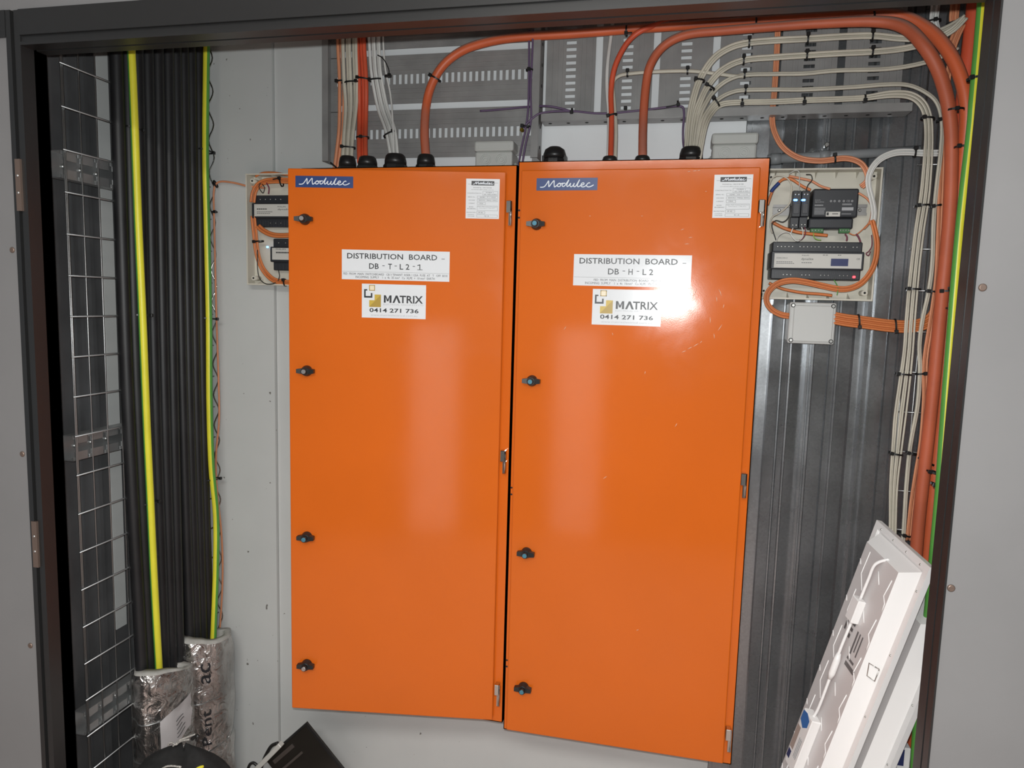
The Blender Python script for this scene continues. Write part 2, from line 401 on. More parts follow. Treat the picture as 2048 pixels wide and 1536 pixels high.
# facing wall round the opening, with its screws
mb = MB()
xl = -1.3145; xr = 0.4435; zt = 2.094
mb.box(-3.0, xl, YF, YF + 0.012, 0, 2.75); mb.box(xr, 2.2, YF, YF + 0.012, 0, 2.75); mb.box(xl, xr, YF, YF + 0.012, zt, 2.75)
fwall = struct('wall_front', mb, 'facing')
def screw(px, py, parent, mt='rusty', r=0.006):
    c = at(px, py, YF); s = MB(); s.lathe(c, (0, -1, 0), [(r, -0.001), (r, 0.0012), (r * .7, 0.0026)], 14)
    s.box(c.x - r * .6, c.x + r * .6, c.y - 0.003, c.y - 0.0024, c.z - 0.0006, c.z + 0.0006)
    return s.build('screw', mt, parent)
for p in ((25, 500), (45, 908), (61, 1291), (1965, 575), (1902, 1176)): screw(*p, fwall)
# black steel frame: stepped jambs and header
mb = MB()
def jamb(x_face, x_rev, sgn):
    mb.box(min(x_face, x_face + sgn * .011), max(x_face, x_face + sgn * .011), YF - 0.004, YF + 0.03, 0, zt)
    mb.box(min(x_face + sgn * .011, x_face + sgn * .017), max(x_face + sgn * .011, x_face + sgn * .017), YF + 0.004, YF + 0.03, 0, zt)
    mb.box(min(x_face + sgn * .017, x_rev), max(x_face + sgn * .017, x_rev), YF - 0.001, YF + 0.03, 0, zt)
    mb.box(min(x_face, x_rev), max(x_face, x_rev), YF + 0.03, YR, 0, zt)
jamb(xl + 0.0005, JL, 1); 
mb.box(JR, xr - 0.0005, YF - 0.003, YF + 0.02, 0, zt); mb.box(JR + 0.0015, xr - 0.0005, YF + 0.02, YF + 0.026, 0, zt); mb.box(JR, xr + 0.03, YF + 0.026, YR, 0, zt)
mb.box(xl, JL, YF + 0.03, YR, 0, zt)
mb.box(JL, JR, YF - 0.004, YF + 0.02, HD + 0.018, zt); mb.box(JL, JR, YF + 0.002, YF + 0.02, HD + 0.006, HD + 0.018)
mb.box(JL, JR, YF - 0.001, YF + 0.03, HD, HD + 0.006); mb.box(JL, JR, YF + 0.03, YF + 0.036, HD + 0.004, zt); mb.box(JL, JR, YF + 0.036, YR, HD, zt)
mb.box(-1.75, xl, YF - 0.005, YF + 0.011, at(5, 76, YF).z, zt)
frame = struct('door_1', mb, 'frame')
mb = MB()
for (a, b, c_, d) in ((33, 320, 43, 398),):
    pass
def plate(px, y0, y1):
    a = at(px - 5, (y0 + y1) / 2, YF - .004); b = at(px + 5, (y0 + y1) / 2, YF - .004); z1 = at(px, y0, YF - .004).z; z0 = at(px, y1, YF - .004).z
    s = MB(); s.box(a.x, b.x, YF - 0.006, YF - 0.001, z0, z1); o = s.build('strike_plate', 'rusty', frame)
    t = MB()
    for k in (.35, .68): t.lathe(V(((a.x + b.x) / 2, YF - 0.006, z0 + (z1 - z0) * k)), (0, -1, 0), [(.0028, 0), (.0028, .001), (.001, .002)], 10)
    t.build('screw', 'screwm', o)
plate(38, 318, 422); plate(71, 1043, 1134)

# corridor behind the photographer (only seen in reflections)
mb = MB(); mb.box(-3, 2.2, -1.32, -1.3, 0, 2.75); struct('wall_corridor', mb, 'corridor')
mb = MB(); mb.bbox(-0.75, -0.44, -1.3, -1.285, 0.03, 1.41, 0.003); win = struct('glow_standin_1', mb, 'glowpanel')  # added glowing panel, stands in for an unknown bright object mirrored in the doors
mb = MB(); mb.box(-0.79, -0.75, -1.3, -1.27, 0, 1.45); mb.box(-0.44, -0.40, -1.3, -1.27, 0, 1.45); mb.box(-0.75, -0.44, -1.3, -1.27, 1.41, 1.45); struct('glow_standin_frame', mb, 'frame', win)  # dark surround made up for the added glowing panel

# ------------------------------------------------------------------ cabinets
SCRIPT = [[(.06, .27), (.10, .27), (.135, .33), (.17, .55), (.20, .78), (.203, .55), (.207, .30), (.245, .55), (.29, .80), (.292, .55), (.298, .30), (.315, .31), (.34, .42), (.365, .56)],
          [(.375, .575), (.352, .48), (.348, .36), (.37, .30), (.395, .36), (.402, .48), (.385, .585), (.372, .56), (.40, .545), (.44, .585)],
          [(.478, .56), (.455, .585), (.433, .52), (.425, .40), (.44, .31), (.465, .36), (.487, .50), (.535, .86), (.508, .55), (.503, .36), (.515, .31), (.535, .38), (.565, .58), (.556, .42), (.562, .31), (.58, .29), (.605, .40), (.625, .58), (.614, .42), (.62, .30), (.64, .30), (.66, .42), (.71, .86), (.685, .58), (.675, .38), (.685, .29), (.705, .31), (.735, .40), (.775, .46), (.782, .56), (.765, .60), (.742, .53), (.733, .40), (.745, .29), (.775, .27), (.80, .32), (.825, .42)],
          [(.88, .55), (.865, .60), (.838, .52), (.825, .38), (.84, .28), (.87, .27), (.905, .33), (.94, .43)]]
def script_word(mb, X, u0, u1, v0, v1, wd, mi=0, lift=0.0009):
    for st in SCRIPT:
        P = spline([X(V((u0 + a * (u1 - u0), v0 + b * (v1 - v0), lift))) for a, b in st], 4)
        nr = (X(V((0, 0, 1))) - X(V((0, 0, 0)))).normalized()
        mb.tube(P, wd, 8, mi, 0.12, nr)

def sticker_rect(X, corners):
    """u, v extents of a label from its corners in the photograph"""
    o = X(V((0, 0, 0))); ux = (X(V((1, 0, 0))) - o).normalized(); vx = (X(V((0, 1, 0))) - o).normalized(); n = (X(V((0, 0, 1))) - o).normalized()
    P = [onplane(x, y, o, n) - o for x, y in corners]; uv = [(p.dot(ux), p.dot(vx)) for p in P]
    return (uv[0][0] + uv[3][0]) / 2, (uv[1][0] + uv[2][0]) / 2, (uv[2][1] + uv[3][1]) / 2, (uv[0][1] + uv[1][1]) / 2

def plate_part(root, name, X, r, mt, th=0.0007):
    mb = MB(); u0, u1, v0, v1 = r
    mb.box(u0, u1, v0, v1, 0.0, th, 0, X); return mb.build(name, mt, root)

def cabinet(name, label, body, door, doorX, dw, dh, st, handles, hinges, locks, txt):
    bx0, bx1, bz0, bz1 = body
    root = thing(name, label, 'electrical cabinet', (bx0, YB, bz0))
    y0 = 1.715; t = 0.03; mb = MB()
    mb.box(bx0, bx0 + .002, y0, YB - .001, bz0, bz1); mb.box(bx1 - .002, bx1, y0, YB - .001, bz0, bz1)
    mb.box(bx0, bx1, y0, YB - .001, bz1 - .002, bz1); mb.box(bx0, bx1, y0, YB - .001, bz0, bz0 + .002); mb.box(bx0, bx1, YB - .004, YB - .001, bz0, bz1)
    mb.box(bx0, bx0 + t, y0, y0 + .018, bz0, bz1); mb.box(bx1 - t, bx1, y0, y0 + .018, bz0, bz1)
    mb.box(bx0 + t, bx1 - t, y0, y0 + .018, bz1 - t, bz1); mb.box(bx0 + t, bx1 - t, y0, y0 + .018, bz0, bz0 + t)
    mb.build('body', 'orange', root)
    mb = MB(); mb.bbox(0, dw, 0, dh, -0.014, 0, 0.0025, 2, 0, doorX)
    mb.build('door', 'orange', root)
    # folded lip behind the door edge
    # blue name plate
    r = sticker_rect(doorX, st['logo']); p = plate_part(root, 'name_plate', doorX, r, 'blue_st')
    mb = MB(); script_word(mb, doorX, r[0], r[1], r[2], r[3], (r[3] - r[2]) * 0.043); mb.build('lettering', 'whiteink', p)
    # rating plate
    r = sticker_rect(doorX, st['rating']); p = plate_part(root, 'rating_plate', doorX, r, 'sticker'); U = r[1] - r[0]; Vv = r[3] - r[2]
    def S(q): return doorX(V((r[0] + q.x * U, r[2] + q.y * Vv, q.z)))
    mb = MB(); L = 0.0010
    rect(mb, S, .16, .84, .835, .945, 0, L); rect(mb, S, .06, .16, .862, .867, 0, L); rect(mb, S, .84, .95, .897, .902, 0, L)
    textmb(mb, 'PHONE No. 1300 318 028', S, .22, .76, .765, .79, 0, L); textmb(mb, 'production@modulec.com.au', S, .17, .82, .715, .738, 0, L)
    for tx, a, b, c_, d in (('CONSTRUCTION TO', .04, .46, .625, .648), ('SERIAL No.', .06, .28, .53, .552), ('VOLTAGE', .08, .27, .45, .472), ('CURRENT', .08, .27, .372, .394), ('RATED', .1, .23, .28, .302), ('BUSBARS', .05, .30, .235, .257), ('PROTECTION', .03, .30, .142, .164), ('CONTROL', .06, .26, .085, .105), ('VOLTAGE', .06, .26, .045, .065)):
        textmb(mb, tx, S, a, b, c_, d, 0, L)
    for a, b, c_, d in ((.5, .95, .585, .69), (.34, .95, .51, .57), (.34, .95, .43, .49), (.34, .59, .352, .41), (.34, .95, .20, .325), (.33, .58, .125, .18), (.33, .95, .035, .10)):
        for e in ((a, b, c_, c_ + .004), (a, b, d - .004, d), (a, a + .005, c_, d), (b - .005, b, c_, d)): rect(mb, S, *e, 0, L)
    for tx, a, b, c_, d in ((txt['form'], .6, .82, .645, .672), ('AS / NZS 61439.1', .54, .92, .60, .627), (txt['serial'], .42, .88, .525, .553), ('400VAC  FREQ. 50Hz', .38, .92, .447, .474), (txt['amp'], .4, .52, .37, .397), ('10kA, With Contact Protection', .36, .93, .29, .308), ('Clearing at 1.100 secs', .40, .86, .255, .273), ('IP 42', .39, .51, .14, .166), ('N / A', .57, .70, .052, .083)):
        textmb(mb, tx, S, a, b, c_, d, 0, L)
    mb.build('lettering', 'ink', p)
    mb = MB(); script_word(mb, S, .16, .86, .835, .945, Vv * 0.0085, 0, 0.0014); mb.build('logo', 'whiteink', p)
    # circuit sign
    r2 = sticker_rect(doorX, st['sign']); p = plate_part(root, 'sign_plate', doorX, r2, 'sticker'); U2 = r2[1] - r2[0]; V2 = r2[3] - r2[2]
    def S2(q): return doorX(V((r2[0] + q.x * U2, r2[2] + q.y * V2, q.z)))
    mb = MB()
    for tx, a, b, c_, d in txt['sign']: textmb(mb, tx, S2, a, b, c_, d, 0, L, True, .012 if d > .3 else 0.0)
    if '1' in [q[0] for q in txt['sign']]: poly(mb, S2, [(.703, .505), (.726, .525), (.726, .555), (.703, .53)], 0, L); rect(mb, S2, .703, .752, .37, .387, 0, L)
    rect(mb, S2, .955 - .03, .955, .745, .762, 0, L)
    for a in txt['dash']: rect(mb, S2, a, a + .022, .475, .495, 0, L)
    rect(mb, S2, .005, .995, .268, .273, 0, L)
    mb.build('lettering', 'ink', p)
    # contractor sticker
    r3 = sticker_rect(doorX, st['matrix']); p = plate_part(root, 'contractor_sticker', doorX, r3, 'sticker'); U3 = r3[1] - r3[0]; V3 = r3[3] - r3[2]
    def S3(q): return doorX(V((r3[0] + q.x * U3, r3[2] + q.y * V3, q.z)))
    mb = MB()
    poly(mb, S3, [(.345, .455), (.375, .455), (.375, .675), (.345, .675)], 0, L); poly(mb, S3, [(.435, .455), (.465, .455), (.465, .675), (.435, .675)], 0, L); poly(mb, S3, [(.375, .675), (.375, .62), (.392, .50), (.418, .50), (.405, .555)], 0, L); poly(mb, S3, [(.405, .555), (.418, .50), (.435, .62), (.435, .675)], 0, L); poly(mb, S3, [(.48, .455), (.51, .455), (.543, .60), (.575, .455), (.607, .455), (.558, .675), (.53, .675)], 0, L)
    textmb(mb, 'TRIX', S3, .592, .955, .455, .675, 0, L, True, .022)
    textmb(mb, '0414 271 736', S3, .12, .89, .165, .29, 0, L, True, .02)
    for e in ((.035, .06, .59, .84), (.06, .085, .80, .84), (.06, .165, .59, .64), (.14, .165, .64, .73)): rect(mb, S3, *e, 0, L)
    mb.build('lettering', 'ink', p)
    mb = MB(); textmb(mb, 'ELECTRICAL GROUP PTY LTD', S3, .34, .965, .385, .425, 0, L); textmb(mb, 'www.matrixelectrical.com.au', S3, .14, .87, .06, .115, 0, L)
    mb.build('small_print', 'greyink', p)
    mb = MB()
    poly(mb, S3, [(.115, .32), (.195, .50), (.195, .52), (.115, .52)], 0, L); poly(mb, S3, [(.115, .32), (.30, .69), (.20, .69), (.20, .52), (.195, .52), (.195, .50)], 0, L)
    poly(mb, S3, [(.115, .32), (.30, .32), (.30, .69)], 1, L)
    for e in ((.113, .205, .945, .965), (.113, .205, .80, .82), (.113, .125, .80, .965), (.193, .205, .80, .965)): rect(mb, S3, *e, 1, L)
    rect(mb, S3, .125, .193, .82, .945, 2, L)
    mb.build('emblem', ['gold', 'darkgold', 'cream'], p)
    # wing handles
    for i, (px, py) in enumerate(handles):
        o = doorX(V((0, 0, 0))); n = (doorX(V((0, 0, 1))) - o).normalized(); ux = (doorX(V((1, 0, 0))) - o).normalized()
        c = onplane(px, py, o + n * 0.008, n) - o; cu = c.dot(ux); cv = c.z
        def H(q): return doorX(V((cu + q.x, cv + q.y, q.z)))
        mb = MB(); base = H(V((0, 0, 0))); mb.lathe(base, n, [(.0135, 0), (.0135, .004), (.012, .008), (.0105, .016), (.0095, .018)], 24)
        for s in (-1, 1):
            vs = [H(V(q)) for q in ((s * .006, -.007, .003), (s * .006, .007, .003), (s * .006, .007, .016), (s * .006, -.007, .016),
                                    (s * .0215, -.0048, .006), (s * .0215, .0048, .006), (s * .0215, .0048, .018), (s * .0215, -.0048, .018))]
            f = [(0, 1, 2, 3), (7, 6, 5, 4), (0, 4, 5, 1), (1, 5, 6, 2), (2, 6, 7, 3), (3, 7, 4, 0)]
            mb.add(vs, f if s > 0 else [tuple(reversed(g)) for g in f])
        h = mb.build('handle', 'black', root)
        mb = MB(); mb.lathe(H(V((0, 0, .016))), n, [(.0072, 0), (.0072, .010), (.0062, .0112)], 20)
        b = mb.build('lock_barrel', 'black', h)
        # face of the lock in its own colour
        mb = MB(); mb.lathe(H(V((0, 0, .0262))), n, [(.0056, 0), (.0056, .0014), (.005, .002)], 18); k = mb.build('lock_face', locks[i], h)
    # lift-off hinges
    for (px, py) in hinges:
        c = at(px, py, 1.705); mb = MB()
        mb.bbox(c.x - .0065, c.x + .0055, 1.694, 1.714, c.z + .001, c.z + .029, .0012, 1); mb.bbox(c.x - .001, c.x + .0065, 1.697, 1.7145, c.z - .029, c.z + .001, .001, 1)
        mb.cyl((c.x + .0045, 1.699, c.z - .028), (c.x + .0045, 1.699, c.z + .028), .003)
        mb.build('hinge', 'chrome', root)
    for zz in (bz0 + .17, bz0 + .62, bz1 - .13):
        for d in (0, .017):
            mb = MB(); mb.cyl((bx0 + .0045, y0 - .0006, zz + d), (bx0 + .0045, y0 + .001, zz + d), .0025, n=10); mb.build('fixing_hole', 'darkcore', root)
    return root

# left cabinet, its door ajar on the right-hand hinges
A = math.radians(9.0); hx, hy = -0.405, 1.70
def doorL(p): # u from the free edge, v up from the door bottom, w out
    u, v, w_ = p.x, p.y, p.z
    return V((hx - math.cos(A) * (0.525 - u) + math.sin(A) * w_, hy - math.sin(A) * (0.525 - u) - math.cos(A) * w_, 0.4848 + v))
def doorR(p): return V((-0.3682 + p.x, 1.70 - p.z, 0.4652 + p.y))
yb_ = 1.715
bL = (-0.94, at(1035.5, 330, yb_).x - .001, at(1004, 1445, yb_).z, at(1035.5, 330, yb_).z)
bR = (at(1035.5, 330, yb_).x + .002, at(1541, 315, yb_).x, at(1460.6, 1529, yb_).z, at(1541, 315, yb_).z)
cabL = cabinet('distribution_cabinet', 'tall orange cabinet signed DB-T-L2-1, on the left with its door slightly ajar', bL, None, doorL, 0.525, 1.371,
    dict(logo=[(591, 351), (706.5, 353.7), (706.5, 377.4), (591, 373.5)], rating=[(931.8, 357.6), (999, 358), (998.6, 437.6), (931.8, 437.3)],
         sign=[(683.7, 498), (899.4, 504.4), (899, 564), (684, 558)], matrix=[(724, 566.7), (852, 571), (851.4, 638.4), (723.8, 635)]),
    [(608, 438), (612, 742), (612, 1075), (612, 1331)], [(1019, 427), (1007, 923), (995, 1388)], ['silver', 'silver', 'cyan', 'silver'],
    dict(form='FORM 1', serial='5290 - T / 1223', amp='125A',
         sign=[('DISTRIBUTION', .05, .57, .70, .885), ('BOARD', .625, .885, .70, .885), ('DB', .255, .345, .37, .555), ('T', .43, .47, .37, .555), ('L 2', .54, .63, .37, .555), ('1', .708, .745, .37, .555),
               ('FED  FROM  MAIN  SWITCHBOARD   CB 3 TENANT  RISER / 125A  FUSE  AT   T   OFF  BOX', .015, .985, .155, .225), ('INCOMING  SUPPLY    1  x  4c  35 mm\u00b2   Cu  XLPE  +  10 mm\u00b2  EARTH', .13, .865, .05, .125)],
         dash=[.378, .492, .66]))
cabR = cabinet('distribution_cabinet', 'tall orange cabinet signed DB-H-L2, on the right with its door closed', bR, None, doorR, 0.534, 1.3934,
    dict(logo=[(1073.3, 356.7), (1195, 355.4), (1195, 380), (1073, 381.5)], rating=[(1429, 350), (1507, 348.5), (1501, 435), (1424.4, 436.8)],
         sign=[(1148.4, 509), (1384.4, 510), (1380.7, 574.7), (1146, 571.6)], matrix=[(1186, 579), (1324.5, 579.5), (1321, 652), (1183, 650)]),
    [(1072, 448), (1063, 762), (1052, 1107), (1046, 1377)], [(1522, 427), (1486, 970), (1456, 1478)], ['cyan', 'cyan', 'cyan', 'cyan'],
    dict(form='FORM 1', serial='5290 - H3 / 1114', amp='100A',
         sign=[('DISTRIBUTION', .05, .565, .70, .885), ('BOARD', .615, .885, .70, .885), ('DB', .30, .395, .37, .555), ('H', .467, .52, .37, .555), ('L 2', .595, .685, .37, .555),
               ('FED  FROM  MAIN  DISTRIBUTION  BOARD   MDB - H - G', .18, .80, .155, .225), ('INCOMING  SUPPLY    1  x  4c  16mm\u00b2   Cu XLPE / PVC  +  6mm\u00b2  EARTH', .105, .885, .05, .125)],
         dash=[.425, .545]))

mb = MB(); rs = random.Random(11)
for (px, py, l, ang) in ((1392, 582, 9, 70), (1388, 590, 7, 40), (1440, 585, 14, 115), (1433, 598, 10, 100), (1447, 612, 8, 80), (1420, 640, 12, 95), (1440, 655, 14, 60), (1428, 672, 10, 100), (1392, 690, 12, 35), (1380, 696, 10, 30), (1368, 703, 9, 25), (1402, 684, 6, 50),
                         (1390, 342, 9, 5), (1378, 343, 6, 5), (1398, 341, 5, 5), (1365, 459, 7, 20), (1381, 475, 7, 5), (1374, 488, 9, 5), (1412, 383, 3, 0), (1130, 656, 8, 60), (1225, 668, 5, 110), (1180, 432, 3, 0), (1284, 432, 3, 0), (1290, 745, 6, 80), (1352, 850, 8, 65), (1210, 955, 9, 40), (1275, 1260, 5, 30)):
    o = doorR(V((0, 0, 0))); c = onplane(px, py, o, V((0, -1, 0))); k = mpp(c) * l / 2; t = math.radians(ang)
    d = V((math.cos(t), 0, math.sin(t))); mb.tube([c - d * k + V((0, -.0002, 0)), c + V((k * .1, -.0003, k * .1)), c + d * k + V((0, -.0002, 0))], [.0004, .0009, .0003], 6, 0, .15, V((0, 1, 0)))
sc = mb.build('scuff_marks', 'scuff', cabR); sc['kind'] = 'stuff'
# ------------------------------------------------------------------ glands and boxes on the cabinet tops
def gland(label, px, py_top, wpx, zb, Y=1.84, plug=False, low=0.0):
    c = at(px, py_top, Y); r = wpx / 2 * mpp(c); h = c.z - zb
    root = thing('cable_gland', label, 'cable gland', (c.x, Y, zb))
    mb = MB(); mb.lathe((c.x, Y, zb), (0, 0, 1), [(r, 0), (r * 1.02, h * .35), (r, h * .45), (r * .93, h * .5)], 8, 0, False); mb.build('hex_nut', 'black', root)
    mb = MB()
    if plug: mb.lathe((c.x, Y, zb + h * .5), (0, 0, 1), [(r * .98, 0), (r * 1.0, h * .15), (r * .85, h * .36), (r * .5, h * .47), (r * .1, h * .5)], 20)
    else: mb.lathe((c.x, Y, zb + h * .5), (0, 0, 1), [(r * .9, 0), (r * .9, h * .18), (r * .8, h * .38), (r * .66, h * .46), (r * .5, h * .47)], 20)
    mb.build('dome_cap', 'black', root)
    if plug:
        mb = MB(); mb.box(c.x - r * 1.05, c.x + r * 1.05, Y - .012, Y + .012, zb, zb + h * .6); mb.box(c.x - .0006, c.x + .0006, Y - r * 1.02, Y - r * .9, zb, zb + h * .45); mb.build('wing', 'black', root)
    return root
zl, zr = bL[3], bR[3]
gland('black gland under the beige cables, leftmost on the left cabinet', 695, 311, 38, zl, 1.86)
gland('black gland under the red cables on the left cabinet', 735, 312, 42, zl, 1.83)
gland('black gland under the white cables on the left cabinet', 791, 307, 48, zl)
gland('black gland under the thick orange cable on the left cabinet', 852, 308, 40, zl)
gland('empty black plug with a domed cap beside the metal tray, on the right cabinet', 1110, 293, 46, zr, 1.84, True)
gland('small black gland under the thinner orange cable on the right cabinet', 1220, 312, 34, zr, 1.82)
gland('small black gland under the thick orange cable on the right cabinet', 1285, 311, 34, zr, 1.82)
gland('large black gland under the beige cable bundle on the right cabinet', 1383, 293, 50, zr)

def top_box(label, x0, x1, ytop, zb, Yf=1.90):
    a = at(x0, ytop + 20, Yf); b = at(x1, ytop + 20, Yf); zt_ = at((x0 + x1) / 2, ytop, Yf).z
    root = thing('junction_box', label, 'junction box', ((a.x + b.x) / 2, Yf, zb))
    h = zt_ - zb
    mb = MB(); mb.bbox(a.x + .003, b.x - .003, Yf, YB - 0.004, zb, zb + h * .72, .005, 2); mb.build('base', 'greyplastic', root)
    mb = MB(); mb.bbox(a.x, b.x, Yf - .002, YB - 0.004, zb + h * .72, zt_, .006, 2)
    for s in (.1, .88): mb.box(a.x + (b.x - a.x) * s, a.x + (b.x - a.x) * s + .002, Yf - .003, Yf - .0015, zb + h * .80, zb + h * .88)
    mb.build('lid', 'greyplastic', root)
    for k in (.30, .70):
        mb = MB(); c = V((a.x + (b.x - a.x) * k, Yf, zb + h * .50))
        for rr in (.0150, .0110, .006): mb.ring(c + V((0, .0005, 0)), (0, -1, 0), rr - .0016, rr, 24, .0032)
        mb.build('knockout', 'greyplastic', root)
    for s, x in ((-1, a.x + .003), (1, b.x - .003)):
        mb = MB(); c = V((x, (Yf + YB) / 2, zb + h * .36))
        for rr in (.014, .010): mb.lathe(c, (s, 0, 0), [(rr, 0), (rr, .003 + (.014 - rr)), (rr * .8, .004 + (.014 - rr))], 20)
        mb.build('knockout', 'greyplastic', root)
    return root
top_box('grey junction box on top of the left orange cabinet', 948, 1027, 281, zl)
top_box('grey junction box on top of the right orange cabinet', 1423, 1517, 265, zr)

# ------------------------------------------------------------------ perforated trays
def perf_bed(mb, P, L0, L1, W0, W1, phase, period=0.147):
    """ribbed and slotted tray floor: along L, across W; P(l, w, d) gives the point (d = towards the room)"""
    def b(l0, l1, w0, w1, d0=0.0, d1=0.0015):
        l0 = max(l0, L0); l1 = min(l1, L1)
        if l1 - l0 < 1e-4: return
        mb.box(l0, l1, w0, w1, d0, d1, 0, lambda q: P(q.x, q.y, q.z))
    k0 = math.floor((L0 - phase) / period) - 1; k1 = math.ceil((L1 - phase) / period) + 1
    for k in range(k0, k1):
        s = phase + k * period
        e = 0.024
        b(s, s + .018, W0, W0 + e); b(s, s + .018, W1 - e, W1)
        b(s + .018, s + .068, W0, W1); b(s + .098, s + .147, W0, W1)
        for c in (.030, .045, .057, .106, .118, .134): b(s + c, s + c + .005, W0 + .012, W1 - .012, .0015, .004)
        w = W0 + .010; b(s + .070, s + .096, W0, W0 + .010)
        while w + .0168 < W1 - .004:
            b(s + .070, s + .096, w, w + .0085); w += .0168
        b(s + .070, s + .096, w, W1); b(s + .068, s + .070, W0, W1); b(s + .096, s + .098, W0, W1)
YT = 1.955
xa, xb = at(662, 200, YT).x, at(1085, 200, YT).x; zbot = at(870, 326, YT).z
tl = thing('cable_tray', 'upright perforated steel cable tray above the left cabinet', 'cable tray', ((xa + xb) / 2, YT, zbot))
mb = MB(); g0 = at(870, 219, YT).z
perf_bed(mb, lambda l, w_, d: V((w_, YT - d, l)), zbot, 2.55, xa, xb, g0, (at(870, 101, YT).z - at(870, 212, YT).z)); mb.build('bed', 'galvtray', tl)
for x, s in ((xa, 1), (xb, -1)):
    mb = MB(); mb.box(x - .001, x + .001, YT - .052, YT, zbot, 2.55); mb.box(min(x, x + s * .018), max(x, x + s * .018), YT - .053, YT - .051, zbot, 2.55)
    z = zbot + .03
    while z < 2.5:
        for e in (-1, 1): mb.cyl((x + e * .0011, YT - .026, z), (x + e * .0016, YT - .026, z), .0045, n=12, mi=1)
        z += .052
    mb.build('side_flange', ['galvtray', 'darkcore'], tl)
c = at(1044, 260, YT - .006); mb = MB(); mb.lathe(c, (0, -1, 0), [(.006, -.004), (.006, .003), (.004, .006)], 6); mb.build('bolt', 'brass', tl)
xh0, xh1 = at(1089, 150, YT).x + .004, at(1811, 225, YT).x; zh = at(1300, 246, YT).z
th = thing('cable_tray', 'level perforated steel cable tray crossing above the right cabinet', 'cable tray', ((xh0 + xh1) / 2, YT, zh))
mb = MB(); ph = at(1190, 150, YT).x
perf_bed(mb, lambda l, w_, d: V((l, YT - d, w_)), xh0, xh1, zh, zh + .42, ph, (at(1423, 150, YT).x - at(1190, 150, YT).x) / 2.0); mb.build('bed', 'galvtray', th)
for zz, s in ((zh, 1), (zh + .42, -1)):
    mb = MB(); mb.box(xh0, xh1, YT - .052, YT, zz - .001, zz + .001); mb.box(xh0, xh1, YT - .053, YT - .051, min(zz, zz + s * .018), max(zz, zz + s * .018))
    x = xh0 + .02
    while x < xh1 - .02:
        for e in (-1, 1): mb.cyl((x, YT - .026, zz + e * .0011), (x, YT - .026, zz + e * .0016), .0045, n=12, mi=1)
        x += .048
    mb.build('side_flange', ['galvtray', 'darkcore'], th)

# ------------------------------------------------------------------ wire tray on the left wall, its channels and the black riser cables
XT = -1.38
wt = thing('wire_tray', 'tall wire basket tray on the dark left wall behind the black cables', 'cable tray', (XT, 1.7, 0.15))
ys = [1.4335, 1.4375, 1.4835, 1.5335, 1.5835, 1.6835, 1.7335, 1.7963, 1.8463, 1.8963]
for i, y in enumerate(ys):
    mb = MB(); mb.cyl((XT, y, .15), (XT, y, 2.6), .0019, n=8); mb.build('upright_wire', 'wire', wt)
z0 = atX(147, 633, XT).z; pitch = (atX(134, 387, XT).z - atX(167, 1103, XT).z) / 9.0
for k in range(-12, 16):
    z = z0 + k * pitch
    if .16 < z < 2.55:
        mb = MB(); mb.cyl((XT + .003, 1.427, z), (XT + .003, 1.965, z), .0022, n=8); mb.build('cross_wire', 'wire', wt)
pts = []
zz = 0.2
while zz < 2.5:
    pts += [V((XT + .006, 1.958, zz)), V((XT + .018, 1.966, zz + pitch * .5))]; zz += pitch
mb = MB(); mb.tube(spline(pts, 5), .0023, 8); mb.build('wavy_edge_wire', 'chrome', wt)
def channel(label, py):
    zc = atX(150, py, XT - .02).z
    mb = MB(); y0, y1 = 1.428, 1.95
    for a, b in ((zc + .010, zc + .030), (zc - .030, zc - .010)):
        y = y0
        while y < y1:
            mb.box(XT - .006, XT - .0035, y + .006, min(y + .044, y1), a, b); mb.box(XT - .006, XT - .0035, y, y + .006, a + (.012 if a > zc else 0), b - (0 if a > zc else .012)); y += .05
    mb.box(XT - .032, XT - .030, y0, y1, zc - .03, zc + .03); mb.box(XT - .032, XT - .004, y0, y1, zc + .029, zc + .031); mb.box(XT - .032, XT - .004, y0, y1, zc - .031, zc - .029)
    root = mb.build('support_channel', 'channel'); tag(root, label, 'bracket')
    s = MB()
    for y in (1.46, 1.51, 1.56): s.lathe((XT - .030, y, zc), (1, 0, 0), [(.006, 0), (.006, .003), (.003, .005)], 10)
    s.build('bolt_head', 'screwm', root)
channel('slotted steel channel behind the wire tray, uppermost of three', 337)
channel('slotted steel channel behind the wire tray, at mid height', 893)
channel('slotted steel channel behind the wire tray, lowest of three', 1452)

for i in range(6):
    t = i / 5
    P = [atX(232 + t * 103, 95, -1.356), atX(254 + t * 91, 770, -1.356), atX(284 + t * 74, 1345, -1.356), atX(290 + t * 70, 1520, -1.356)]
    P = [P[0] + (P[0] - P[1]) * .25] + P
    lab = 'thick black riser cable in the group behind the left yellow-green cable'
    cable(lab, P, .0158, 'blackcable', 'black riser cables in the left group', 'riser_cable', world=True, n=12)
for i in range(4):
    t = i / 3
    P = [atX(351 + t * 45, 90, -1.358), atX(364 + t * 40, 770, -1.358), atX(380 + t * 38, 1290, -1.358), atX(386 + t * 36, 1500, -1.358)]
    P = [P[0] + (P[0] - P[1]) * .25] + P
    cable('thick black riser cable in the group beside the pale lining board', P, .0148, 'blackcable', 'black riser cables in the right group', 'riser_cable', world=True, n=12)
def earth(label, P, r, mats, green):
    mb = MB(); mb.tube(spline(P, 6), r, 16, 0, 1.0, None, green); return tag(mb.build('earth_cable', mats), label, 'cable')
def halfsplit(first, frac=.5, shift=0):
    return lambda j, n: first if ((j + shift) % n) < n * frac else 1 - first
